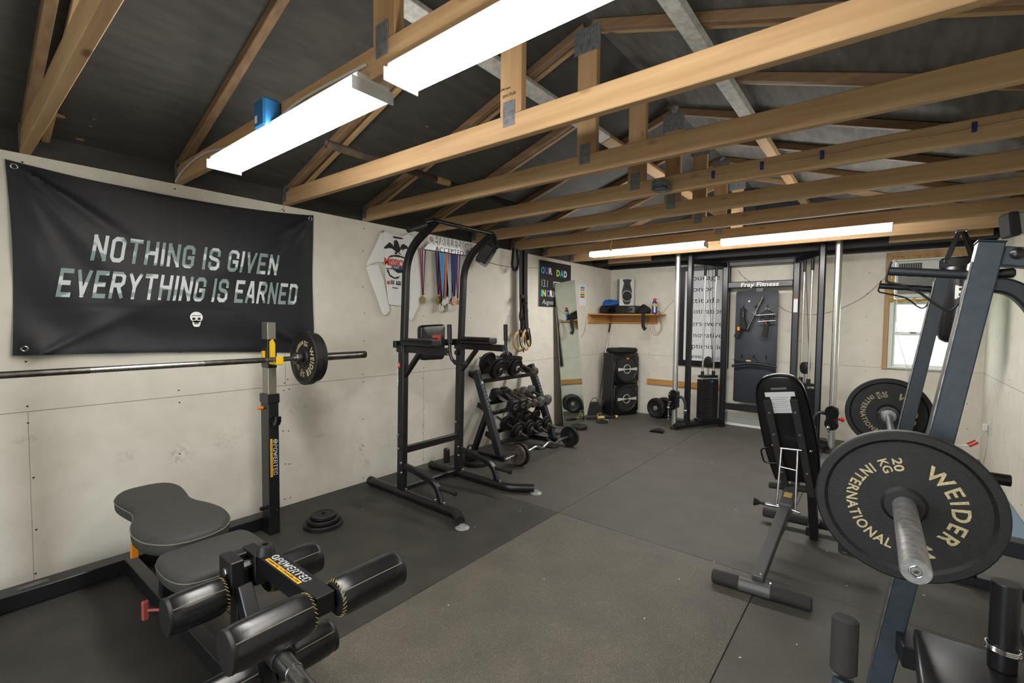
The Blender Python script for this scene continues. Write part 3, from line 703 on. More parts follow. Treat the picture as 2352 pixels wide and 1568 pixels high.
cable('ceiling_cable', 'grey cable tacked along the front light truss at left', [(-3.15, y, 2.06), (-3.0, y, 2.1), (-2.7, y, 2.12), (-2.35, y, 2.075), (-2.0, y, 2.07), (-1.7, y, 2.1), (-1.3, y, 2.09)], .005, 'fixture')
p = onZ(1237, 520, 1.98)
solo(MB().tube(catmull([(p.x, TY[5] + .6, 2.05), (p.x + .004, TY[5] + .6, 2.02), (p.x - .004, TY[5] + .6, 1.99), (p.x, TY[5] + .6, 1.965)], 4), .0025, 6).sph((p.x, TY[5] + .6, 1.955), .012, 8, 6, (1, 1, 1.4)), 'pull_string', 'tape', 'frayed tan string hanging from a joist', 'string', (p.x, TY[5] + .6, 2.05))
# loose blocks of wood near the gable
solo(MB().span((.0, TY[9] - .03, 2.07), (1.0 - .3, TY[9] - .003, 2.16), .003), 'wood_block', 'lum_x', 'short board nailed across the black rear truss at right', 'board', (.35, TY[9], 2.07))
solo(MB().span((-2.95, TY[9] - .03, 2.075), (-2.35, TY[9] - .003, 2.15), .003), 'wood_block', 'lum_x', 'short board nailed across the black rear truss at left', 'board', (-2.65, TY[9], 2.07))
# ================================================================== BANNER on the left wall
bx = LX + .006
Y0, Y1, Z0, Z1 = .212, 1.688, 1.05, 2.02
def cloth(y, z):                                    # how far the cloth stands off the wall
    a, b = (y - Y0) / (Y1 - Y0), (z - Z0) / (Z1 - Z0)
    h = .014 + .010 * math.sin(9 * (a * .8 + b * 1.1) + 1) * max(0, 1 - a) ** 1.5 + .006 * math.sin(11 * (b - a * .7)) * a
    for (ca, cb, th, am) in ((.0, 1.0, -.62, .016), (.0, 1.0, -.95, .012), (.0, 1.0, -1.2, .010), (1.0, 1.0, -2.5, .010), (1.0, 1.0, -2.2, .008), (0, 0, .55, .010), (1, 0, 2.6, .008)):
        dx, dy = (a - ca) * 1.475, (b - cb) * .97; rr = math.hypot(dx, dy) + 1e-6; da = math.atan2(dy, dx) - th; da = (da + PI) % (2 * PI) - PI
        h += am * 1.6 * math.exp(-(da / .08) ** 2) * math.exp(-rr / .6) * min(1, rr * 6)
    h += .009 * math.sin(24 * (a + b * .55)) * math.exp(-((a - .12) / .2) ** 2) + .012 * math.sin(17 * b + 4 * a) * math.exp(-(b / .2) ** 2)
    for cy in (.25, .45, .66, .83): h -= .0022 * math.exp(-((a - cy) / .004) ** 2)
    for cz in (.3, .62): h -= .002 * math.exp(-((b - cz) / .006) ** 2)
    e = min(a, 1 - a, b, 1 - b); return h * min(1, e * 12 + .25)
def outline(a, b):                                  # the sagging outline between the grommets
    zt = 2.012 + .012 * a - .040 * math.sin(PI * a) ** .8 * 1.0; zb = 1.107 - .058 * a + .012 * math.sin(PI * a)
    yl = .216 + .012 * math.sin(PI * b); yr = 1.690 - .012 * math.sin(PI * b)
    return yl + (yr - yl) * a, zb + (zt - zb) * b
ban = thing('banner', 'black cloth banner with NOTHING IS GIVEN EVERYTHING IS EARNED slogan pinned to the left wall', 'banner', (bx, .95, 1.1))
NA, NB = 110, 70; vs = []; 
for j in range(NB + 1):
    for i in range(NA + 1):
        y, z = outline(i / NA, j / NB); vs.append((bx + cloth(y, z), y, z))
mb = MB().add(vs, [(j * (NA + 1) + i, j * (NA + 1) + i + 1, (j + 1) * (NA + 1) + i + 1, (j + 1) * (NA + 1) + i) for j in range(NB) for i in range(NA)], True)
mb.build('cloth', 'flag', ban)
for a, b in ((.018, .975), (.982, .975), (.025, .035), (.975, .035)):
    y, z = outline(a, b); x = bx + cloth(y, z)
    MB().torus((x + .002, y, z), XA, .011, .004, 20, 8).build('grommet', 'steel', ban)
def bantext(txt, y, z, h, w, rise):
    block_text(txt, (bx, y, z), YA, ZA, h, w, 'camo', ban, t=.165, gap=.17, shear=.16, warp=lambda a, b: cloth(y + a, z + b) + .003)
bantext('NOTHING IS GIVEN', .495, 1.578, .134, .925, 0)
bantext('EVERYTHING IS EARNED', .365, 1.388, .142, 1.185, 0)
skx = max(cloth(.958 + a * .04, 1.284 + b * .04) for a in (-1, 0, 1) for b in (-1, 0, 1)) + .001
sk = MB(); sc = .045; oy, oz = .958, 1.284
def skp(pts, h):
    yy = [(a * sc, b * sc) for a, b in pts]; sk.poly(yy, (bx + skx + h, oy, oz), YA, ZA, .0008)
def ell(cx, cy, rx, ry, n=20): return [(cx + rx * math.cos(2 * PI * k / n), cy + ry * math.sin(2 * PI * k / n)) for k in range(n)]
skp(ell(0, .25, .72, .72), 0); skp([(-.5, -.2), (.5, -.2), (.42, -.75), (.25, -1), (-.25, -1), (-.42, -.75)], 0)
sk.slot(1); skp(ell(-.3, .05, .2, .17), .001); skp(ell(.3, .05, .2, .17), .001); skp([(-.09, -.25), (.09, -.25), (0, -.05)], .001); skp([(-.3, -.5), (.3, -.5), (.26, -.6), (-.26, -.6)], .001)
skp([(-.55, .5), (.55, .5), (.5, .42), (-.5, .42)], .001)
for k in range(-2, 3): skp([(k * .11 - .012, -.45), (k * .11 + .012, -.45), (k * .11 + .012, -.7), (k * .11 - .012, -.7)], .0012)
sk.build('skull_emblem', ['white', 'flag'], ban)

# ================================================================== POWER RACK along the left wall
rk = thing('power_rack', 'black bench-press rack with grey sliding inner post at the left wall', 'rack', (-2.95, .65, 0))
ux, uy = -2.855, 1.236
mb = MB()
for yy in (.03, uy):
    mb2 = MB().span((ux - .05, yy - .031, .0), (ux + .05, yy + .031, .80), .004).span((ux - .055, yy - .036, .79), (ux + .055, yy + .036, .845), .004)
    o_ = mb2.build('upright', 'black', rk)
    MB().span((ux - .04, yy - .024, .84), (ux + .04, yy + .024, 1.27), .003).build('inner_post', 'nickel', rk)
    MB().span((ux - .043, yy - .027, 1.0), (ux + .043, yy + .027, 1.17), .003).build('sleeve', 'black', rk)
    h = MB()                                         # yellow J hook
    hx = ux + .046
    h.poly([(0, .0), (.028, 0), (.028, .10), (.016, .125), (0, .11)], (hx, yy - .018, 1.045), YA, ZA, .014)
    h.box((hx + .045, yy, 1.030), (.10, .04, .012), .003).box((hx + .092, yy, 1.050), (.012, .04, .05), .003)
    h.box((ux, yy - .033, 1.075), (.03, .012, .05), .003)
    h.build('bar_hook', 'yellow', rk)
    c = MB(); c.poly([(-.005, .0), (.05, 0), (.07, .025), (.072, .055), (.055, .055), (.05, .035), (.035, .018), (-.005, .018)], (ux + .05, yy + .012, .665), XA, ZA, .012)
    c.poly([(-.005, .0), (.05, 0), (.07, .025), (.072, .055), (.055, .055), (.05, .035), (.035, .018), (-.005, .018)], (ux + .05, yy - .003, .665), XA, ZA, .012)
    c.box((ux + .056, yy, .715), (.012, .045, .02)); c.build('safety_catch', 'black2', rk)
    MB().cyl((ux - .02, yy - .03, .76), (ux - .02, yy - .06, .76), .01, 16).build('pull_pin', 'orange', rk)
    MB().cyl((ux - .01, yy - .035, .155), (ux - .01, yy - .06, .155), .012, 10).cyl((ux + .05, yy + .01, .14), (ux + .06, yy + .01, .14), .01, 8).build('bolt', 'black2', rk)
MB().span((-3.02, -.6, .002), (-2.925, 1.27, .076), .004).build('base_rail', 'black', rk)
MB().span((-2.925, uy - .03, .002), (ux - .045, uy + .03, .06), .003).span((-2.925, .0, .002), (ux - .045, .06, .06), .003).build('foot_bracket', 'black', rk)
MB().span((-2.99, .19, .0762), (-2.955, .29, .0768), 0).build('worn_sticker', 'hexgrey', rk)
# lettering down the right upright
lx = ux + .0505
MB().span((lx, uy - .022, .352), (lx + .0006, uy - .009, .58), 0).build('label_strip', 'label_or', rk)
block_text('POWERTEC', (lx, uy - .006, .545), -ZA, YA, .025, .185, 'print_grey', rk)
lettering('COMMITTED TO STRONGER LIVES', (lx + .0006, uy - .0185, .572), -ZA, YA, .006, 'ink', rk, width=.21)
MB().torus((lx, uy + .009, .562), XA, .011, .0022, 20, 6).span((lx - .001, uy + .006, .550), (lx + .001, uy + .012, .574), 0).build('logo', 'print_grey', rk)

# ================================================================== WEIGHT BENCH with leg developer
YC = .622
be = thing('weight_bench', 'black weight bench with butterfly back pad and padded leg rollers, front left', 'weight bench', (-2.2, YC, 0))
bp_ = [(-2.885, 0), (-2.872, .072), (-2.82, .116), (-2.74, .13), (-2.64, .122), (-2.55, .112), (-2.47, .122), (-2.38, .15), (-2.28, .163), (-2.18, .15), (-2.10, .105), (-2.068, .05)]
out = catmull([(x, y, 0) for x, y in bp_] + [(-2.062, 0, 0)] + [(x, -y, 0) for x, y in bp_[:0:-1]], 4, True)
pd = MB().pad([(p.x, p.y + YC) for p in out], (0, 0, .375), XA, YA, .075, .024, 4, .004).build('back_pad', 'vinyl_m', be)
seam_ = [V((p.x * 1, p.y + YC, .432)) for p in out]; cx = sum(p.x for p in seam_) / len(seam_)
MB().tube([V((cx + (p.x - cx) * 1.001, YC + (p.y - YC) * 1.002, .428)) for p in seam_] + [V((seam_[0].x, seam_[0].y, .428))], .0022, 6, False).build('seam', 'tan_thread', pd)
sp = catmull([(-2.045, -.10, 0), (-2.045, .10, 0), (-2.02, .150, 0), (-1.94, .162, 0), (-1.84, .155, 0), (-1.775, .12, 0), (-1.755, .04, 0), (-1.755, -.04, 0), (-1.775, -.12, 0), (-1.84, -.155, 0), (-1.94, -.162, 0), (-2.02, -.150, 0)], 4, True)
pd = MB().pad([(p.x, p.y + YC) for p in sp], (0, 0, .36), XA, YA, .07, .022, 4, .003).build('seat_pad', 'vinyl_m', be)
MB().tube([V((p.x, p.y + YC, .405)) for p in sp] + [V((sp[0].x, sp[0].y + YC, .405))], .002, 6, False).build('seam', 'tan_thread', pd)
MB().beam((-2.925, YC - .045, .05), (-1.62, YC - .01, .05), .05, .07).beam((-1.665, YC, .015), (-1.665, YC, .47), .055, .06).span((-1.70, YC - .26, .002), (-1.63, YC + .26, .05)).build('bench_frame', 'black', be)
MB().beam((-2.43, YC - .02, .05), (-2.38, YC - .02, .38), .05, .05).beam((-2.85, YC, .345), (-1.78, YC, .335), .05, .045).build('seat_support', 'black', be)
MB().beam((-2.42, .492, .283), (-2.42, .494, .345), .016, .028, up=YA).build('adjuster_handle', 'orange', be)
kb = onZ(345, 1397, .3); MB().cyl((-1.985, .50, .235), (-2.03, .445, .24), .006, 10).box((-2.035, .44, .24), (.02, .022, .07), .006).cyl((-1.985, .50, .235), (-1.985, YC, .2), .006, 8).build('knob', 'redpl', be)
# pivot bracket and lever arm
MB().span((-1.70, YC - .056, .40), (-1.60, YC - .016, .507)).span((-1.70, YC + .016, .40), (-1.60, YC + .056, .507)).span((-1.70, YC - .03, .38), (-1.66, YC + .03, .50)).build('pivot_bracket', 'black', be)
MB().cyl((-1.635, YC - .064, .47), (-1.635, YC + .064, .47), .014, 6).build('pivot_bolt', 'steel', be)
ym = .678
lv = MB().span((-1.655, ym - .03, .44), (-1.225, ym + .03, .502), .003).build('lever_arm', 'black', be)
MB().lathe((-1.60, ym - .005, .5), (0, 0, 1), [(0, .0), (.030, 0), (.024, .028), (.021, .032), (.010, .032), (.009, .02), (0, .02)], 24).build('rubber_stop', 'rubber', lv)
block_text('POWERTEC', (-1.53, ym - .009, .5022), XA, YA, .024, .2, 'print_grey', lv, shear=.12)
MB().span((-1.555, ym - .026, .5021), (-1.335, ym - .013, .5027), 0).build('label_strip', 'label_or', lv)
lettering('COMMITTED TO STRONGER LIVES', (-1.548, ym - .0235, .5028), XA, YA, .007, 'ink', lv, width=.205)
MB().torus((-1.545, ym + .003, .503), ZA, .010, .002, 18, 6).build('logo', 'print_grey', lv)
def roller(y0, y1, x, z, r, capdir, parent, stitched, flip):
    L = abs(y1 - y0); s = 1 if y1 > y0 else -1
    # profile from the inner end (gathered) to the outer end
    pr = [(0, 0), (r * .72, 0), (r * .9, .008), (r * .985, .028), (r, .05), (r, L - .05), (r * .985, L - .022), (r * .93, L - .006), (r * .9, L)]
    o = MB().lathe((x, y0, z), (0, s, 0), pr + [(0, L)], 36).build('foam_roller', 'vinyl', parent)
    MB().lathe((x, y1, z), (0, s, 0), [(0, -.004), (r * .93, -.004), (r * .95, .0), (r * .93, .007), (r * .8, .009), (0, .009)], 36).build('end_cap', 'rubber', o)
    ang = math.radians(40)
    dx, dz = math.cos(ang), math.sin(ang)
    MB().tube([(x + dx * r * k, y0 + s * t, z + dz * r * k) for k, t in ((.93, .012), (.995, .03), (1.006, .06), (1.006, L - .06), (.995, L - .022), (.95, L - .004))], .0016, 6).build('stitching', 'tan_thread', o)
    if stitched:
        mb = MB()
        for k in range(26):
            a = 2 * PI * k / 26
            mb.tube([(x + math.cos(a) * r * .86, y0 + s * .004, z + math.sin(a) * r * .86), (x + math.cos(a + .17) * r * .93, y0 + s * .013, z + math.sin(a + .17) * r * .93)], .001, 5)
        mb.build('gather_stitching', 'stitch', o)
    return o
RA = (-1.635, .40, .058); RB = (-1.245, .462, .058)
roller(YC - .06, .405, RA[0], RA[1], RA[2], -1, be, True, 0); roller(YC + .06, .865, RA[0], RA[1], RA[2], 1, be, True, 0)
roller(ym - .034, .43, RB[0], RB[1], RB[2], -1, lv, True, 0); roller(ym + .034, .935, RB[0], RB[1], RB[2], 1, lv, True, 0)
MB().beam((-1.60, .60, .42), (-1.42, .60, .17), .042, .055, up=XA).build('drop_arm', 'black', lv)
RC = (-1.445, .21, .056); yc_ = .60
roller(yc_ - .022, .41, RC[0], RC[1], RC[2], -1, lv, False, 0); roller(yc_ + .022, .812, RC[0], RC[1], RC[2], 1, lv, False, 0)
hp = onZ(649, 1512, .275); hq = onZ(700, 1572, .285)
MB().cyl(hp - (hq - hp).normalized() * .05, hp + (hq - hp).normalized() * .008, .036, 24).build('horn_collar', 'rubber', lv)
MB().cyl(hp, hp + (hq - hp).normalized() * .09, .0255, 20).cyl(hp + (hq - hp).normalized() * .06, hp + (hq - hp).normalized() * .26, .022, 20).build('weight_horn', 'steel', lv)

# ================================================================== BARBELL on the left rack with two small plates
def ringtext(parent, txt, c, n, R, mid, h, mt, span=None, sg=1, up=ZA, local=False, bold=.02, space=1.1):
    n = V(n); v = (up - n * up.dot(n)).normalized(); u = v.cross(n)
    lettering(txt, c, u, v, h, mt, parent, width=span * R if span else None, align='CENTER', bold=bold, bend=(R, mid, sg), local=local, space=space)
def plate_mesh(R, t, hub=.03, rim=.022, dish=.009, hole=.0255):
    prof = [(hole, -t / 2), (hub + .012, -t / 2), (hub + .02, -t / 2 + dish), (R - rim - .008, -t / 2 + dish), (R - rim, -t / 2), (R - .004, -t / 2), (R, -t / 2 + .004), (R, t / 2 - .004), (R - .004, t / 2), (R - rim, t / 2), (R - rim - .008, t / 2 - dish), (hub + .02, t / 2 - dish), (hub + .012, t / 2), (hole, t / 2), (hole, -t / 2)]
    return prof
bxx, bz = -2.742, 1.055
bar = thing('barbell', 'long chrome barbell resting on the yellow hooks in front of the black banner', 'barbell', (bxx, .7, bz))
MB().cyl((bxx, -.05, bz), (bxx, 1.345, bz), .0142, 20).build('shaft', 'steel', bar)
for a, b in ((.12, .42), (.86, 1.16)): MB().cyl((bxx, a, bz), (bxx, b, bz), .0148, 20).build('knurling', 'steel_dk', bar)
MB().lathe((bxx, 1.335, bz), YA, [(0, 0), (.034, 0), (.036, .004), (.036, .03), (.028, .036), (.025, .04), (.0248, .478), (.023, .482), (0, .482)], 28).build('sleeve', 'steel_dk', bar)
MB().lathe((bxx, -.04, bz), -YA, [(0, 0), (.034, 0), (.036, .004), (.036, .03), (.028, .036), (.025, .04), (.0248, .42), (0, .42)], 28).build('sleeve', 'steel_dk', bar)
def weider(name, lab, c, R, t, n, kg, lb, rot=0.0, group=None, big=.041):
    c = V(c); n = V(n)
    o = thing(name, lab, 'weight plate', c, group=group)
    MB().lathe(c, n, plate_mesh(R, t), 64).build('disc', 'iron', o)
    f = c + n * (t / 2 - .009 + .0004); Rr = R * .62
    kk = R / .225
    ringtext(o, 'WEIDER', f, n, R * .47, rot + math.radians(11), big * kk, 'cream', span=math.radians(112), space=1.3)
    ringtext(o, 'INTERNATIONAL', f, n, R * .63, rot + math.radians(193), .029 * kk, 'cream', span=math.radians(132), sg=-1, space=1.15)
    v0 = ZA - n * ZA.dot(n); v0.normalize(); u0_ = v0.cross(n)
    def radial(txt, deg, r, h, wd, sgn):
        a = rot + math.radians(deg); e = u0_ * math.cos(a) + v0 * math.sin(a); tcw = u0_ * math.sin(a) - v0 * math.cos(a)
        lettering(txt, f + e * r, e * -sgn, tcw * sgn, h, 'cream', o, width=wd, bold=.02)
    radial(kg, 104, R * .63, .024 * kk, .040 * kk, 1); radial('KG', 119, R * .63, .024 * kk, .042 * kk, 1)
    radial(lb, -71, R * .50, .027 * kk, .046 * kk, -1); radial('LBS', -86, R * .46, .026 * kk, .062 * kk, -1)
    return o
weider('weight_plate', 'lettered black plate nearest the rack on the left barbell', (bxx, 1.405, bz), .165, .042, (0, -1, 0), '15', '33', rot=math.radians(-30), group='plates on the left barbell', big=.056)
o_ = thing('weight_plate', 'smaller black plate behind the lettered one on the left barbell', 'weight plate', (bxx, 1.448, bz), group='plates on the left barbell')
MB().lathe((bxx, 1.448, bz), YA, plate_mesh(.15, .036), 56).build('disc', 'iron', o_)

# ================================================================== STACK OF THREE PLATES on the floor
sx, sy = -2.705, 1.487
z = 0
for R, t, lab in ((.118, .027, 'largest black plate at the bottom of the little floor stack'), (.095, .024, 'middle black plate of the little floor stack'), (.074, .023, 'smallest black plate on top of the little floor stack')):
    solo(MB().lathe((sx, sy, z + t / 2), ZA, plate_mesh(R, t, .02, .016, .005, .014), 48), 'weight_plate', 'iron', lab, 'weight plate', (sx, sy, z), 'plates stacked by the left rack'); z += t

# ================================================================== LONG SLEEVED SHIRT on the left wall
sh = thing('shirt', 'white long-sleeved race shirt with eagle print hung on the left wall', 'shirt', (LX, 2.42, 2.0))
def W(px, py): p = onX(px, py, LX + .02); return (p.y, p.z)
def flat(mb, pix, x, t=.006):
    pts = [W(*q) for q in pix]; mb.poly(pts, (x, 0, 0), YA, ZA, t)
def puffy(pix, x, t, name):
    P = fillet([V((*W(*q), 0)) for q in pix + pix[:2]], .03, 3)[4:-1]
    return MB().pad([(p.x, p.y) for p in P], (x, 0, 0), YA, ZA, t, t * .45, 3, .001).build(name, 'shirt', sh)
puffy([(880, 529), (900, 537), (925, 541), (943, 534), (955, 560), (962, 620), (966, 700), (930, 703), (893, 700), (888, 640)], LX + .004, .012, 'body')
puffy([(879, 529), (858, 575), (840, 612), (866, 601), (884, 604), (886, 570)], LX + .003, .016, 'sleeve')
puffy([(841, 612), (866, 599), (881, 640), (893, 700), (897, 713), (885, 725), (879, 722), (872, 700), (855, 655)], LX + .009, .015, 'sleeve')
puffy([(943, 534), (955, 552), (970, 612), (969, 636), (957, 617), (952, 580)], LX + .003, .015, 'sleeve')
puffy([(956, 606), (969, 635), (966, 690), (958, 712), (945, 739), (938, 728), (942, 705), (948, 650)], LX + .010, .014, 'sleeve')
MB().tube([V((LX + .017, *W(a, b))) for a, b in ((882, 529), (900, 539), (925, 543), (944, 535))], .003, 8).build('collar', 'shirt', sh)
MB().cyl((LX, *W(880, 531)), (LX + .03, *W(880, 531)), .004, 8).cyl((LX, *W(943, 538)), (LX + .03, *W(943, 538)), .004, 8).build('pin', 'steel', sh)
fx = LX + .0195
pr = MB()
def art(pix, h=0): flat(pr, pix, fx + h, .0006)
art([(907, 575), (902, 562), (895, 556), (884, 566), (881, 570), (888, 571), (893, 569), (896, 570), (900, 570), (904, 573)]); art([(917, 575), (922, 562), (928, 560), (936, 566), (938, 572), (930, 571), (926, 575), (922, 572)])
art([(904, 573), (905, 560), (905, 554), (909, 550), (914, 554), (916, 560), (920, 574), (917, 580), (922, 584), (918, 584), (914, 578), (911, 584), (906, 584), (909, 577)])
art([(902, 545), (904, 542), (924, 546), (927, 549), (920, 549), (906, 547)])
art([(890, 592), (898, 586), (914, 585), (928, 590), (930, 594), (920, 591), (905, 589)]); 
art([(886, 615), (930, 619), (930, 621), (886, 617)]); 
arc = [(890 + 2, 618), (896, 630), (906, 637), (919, 634), (914, 640), (905, 640), (895, 634), (888, 620)]; art(arc); art([(903, 619), (928, 621), (927, 626), (914, 627)])
art([(910, 645), (921, 646), (921, 655), (910, 654)]); art([(901, 659), (914, 661), (914, 663), (901, 661)])
for k in range(5): art([(897, 643 + k * 2), (906, 644 + k * 2), (906, 645 + k * 2), (897, 644 + k * 2)])
pr.build('eagle_print', 'ink', sh)
mb = MB(); 
p = W(883, 604); q = W(930, 607)
lettering('MISSION', (fx, p[0], p[1] - .012), V((0, 1, -.02)), ZA, .058, 'red', sh, 'print_lettering', width=.24, bold=.03)
p = W(899, 616); lettering('ACCOMPLISHED', (fx, p[0], p[1]), V((0, 1, -.02)), ZA, .026, 'blueink', sh, 'print_lettering', width=.20, bold=.03)
p = W(911, 653); lettering('26.2', (fx + .0008, p[0], p[1] + .008), V((0, 1, -.02)), ZA, .02, 'white', sh, 'print_lettering', width=.04)
MB().span((fx, W(889, 645)[0], W(889, 652)[1]), (fx + .0006, W(895, 645)[0], W(889, 645)[1]), 0).build('red_print', 'red', sh)

# ================================================================== MEDAL HANGER
mh = thing('medal_hanger', 'silver metal CHALLENGE ACCEPTED medal rack high on the left wall', 'medal rack', (LX, 2.98, 1.9))
hx = LX + .022
def Wm(px, py): p = onX(px, py, hx); return V((hx, p.y, p.z))
a = Wm(984, 573.5); b = Wm(1080, 589); d_ = (b - a).normalized()
MB().poly([(-.06, 0), ((b - a).length, 0), ((b - a).length - .01, .07), (.02, .075)], a, d_, ZA, .003).build('plate', 'steel', mh)
lettering('CHALLENGE', Wm(981, 558) + V((.004, 0, 0)), d_, ZA, .08, 'white', mh, width=.56, bold=.015, ext=.004)
lettering('ACCEPTED', Wm(999, 576.5) + V((.0035, 0, .0)), d_, ZA, .045, 'ink', mh, width=.36)
mb = MB()
for k in range(6): mb.tube([Wm(975, 561 + k * 2.2), Wm(988, 562.5 + k * 2.2)], .0022, 6)
mb.tube([Wm(970, 567), Wm(968, 571), Wm(1079, 588), Wm(1080, 583)], .004, 8); mb.tube([Wm(1073, 577), Wm(1080, 581)], .003, 6); mb.build('hanging_bar', 'steel', mh)
mb = MB()
for px, py in ((985, 566), (1075, 580)): q = Wm(px, py); mb.cyl((LX, q.y, q.z), (hx, q.y, q.z), .004, 8)
mb.build('standoff', 'steel', mh)
def medal(px, py_top, py, rpx, ribbons, mt, lab, shape='disc', x=.0, tw=5):
    X_ = LX + .03 + x
    def Q(px, py): p = onX(px, py, X_); return V((X_, p.y, p.z))
    t = thing('medal', lab, 'medal', Q(px, py_top), group='race medals on the rack')
    c = Q(px, py); r = rpx / 215.0
    wd = tw / 215.0 * 3.2
    for k, rb in enumerate(ribbons):
        n = len(ribbons); mb = MB()
        for s_ in (-1, 1):
            o = (k - (n - 1) / 2) * wd / n
            top = Q(px, py_top) + V((.001 * s_, s_ * wd * .25 + o, 0)); bot = c + V((.001 * s_, o * .25, r + .012))
            sd = wd / n / 2
            A = [top + V((0, -sd, 0)), top + V((0, sd, 0)), bot + V((0, sd * .6, 0)), bot + V((0, -sd * .6, 0))]
            mb.add(A + [p + V((.0012, 0, 0)) for p in A], [(0, 1, 2, 3), (7, 6, 5, 4), (0, 4, 5, 1), (1, 5, 6, 2), (2, 6, 7, 3), (3, 7, 4, 0)])
        mb.build('ribbon', rb, t)
    mb = MB()
    if shape == 'disc': mb.lathe(c - V((.002, 0, 0)), XA, [(0, 0), (r, 0), (r, .005), (r * .86, .005), (r * .82, .0038), (r * .5, .004), (r * .45, .0055), (0, .006)], 28)
    elif shape == 'square': mb.box(c, (.005, r * 1.9, r * 1.7), .001).box(c + V((.003, 0, 0)), (.002, r * 1.3, r), .0005)
    else: mb.poly([(-r, -r * .6), (-r * .5, -r), (r * .6, -r), (r, -r * .5), (r * .5, r * .9), (-r * .6, r * .8)], c, YA, ZA, .004).poly([(-r * .5, -r * .4), (r * .4, -r * .5), (0, r * .5)], c + V((.004, 0, 0)), YA, ZA, .002)
    mb.torus(c + V((.001, 0, r + .006)), XA, .006, .0016, 14, 6)
    mb.build('disc', mt, t); return t
medal(971, 572, 689, 7, ['rb_red', 'rb_white', 'rb_navy'], 'gold', 'gold medal hanging alone at the left end of the rack', tw=3)
medal(1007, 579, 689, 8.5, ['rb_navy', 'rb_white', 'rb_red'], 'gold', 'round gold medal at left of the medal cluster', tw=3.5)
medal(1013, 580, 705, 8, ['rb_red', 'ink'], 'medsilver', 'medal with red star ribbon hanging lowest in the cluster', 'odd', .009, tw=3)
medal(1019, 581, 694, 6, ['rb_sky', 'rb_orange'], 'medsilver', 'medal on the sky blue and orange ribbon', 'odd', .018)
medal(1026, 582, 690, 6, ['rb_grey', 'ink'], 'medsilver', 'small silver medal on the dark grey ribbon', 'odd', .0)
medal(1035, 583, 706, 8, ['rb_white', 'rb_grey', 'rb_navy'], 'medsilver', 'square silver medal on a white and blue ribbon', 'square', .009)
medal(1043, 584, 692, 7.5, ['rb_navy', 'rb_navy'], 'bronze', 'copper coloured medal on the plain navy ribbon', 'disc', .018, tw=4)
medal(1051, 586, 694, 5, ['rb_red', 'rb_white', 'rb_navy'], 'gold', 'medal half hidden behind the right tower post', 'disc', .002, tw=3)
q = onX(1038, 690, LX + .042); lettering('MISSION NURSERY', (LX + .0415, q.y - .004, q.z + .02), ZA, -YA, .018, 'white', [o for o in scene.objects if o.get('label', '').startswith('square silver')][0], 'ribbon_lettering', width=.26)

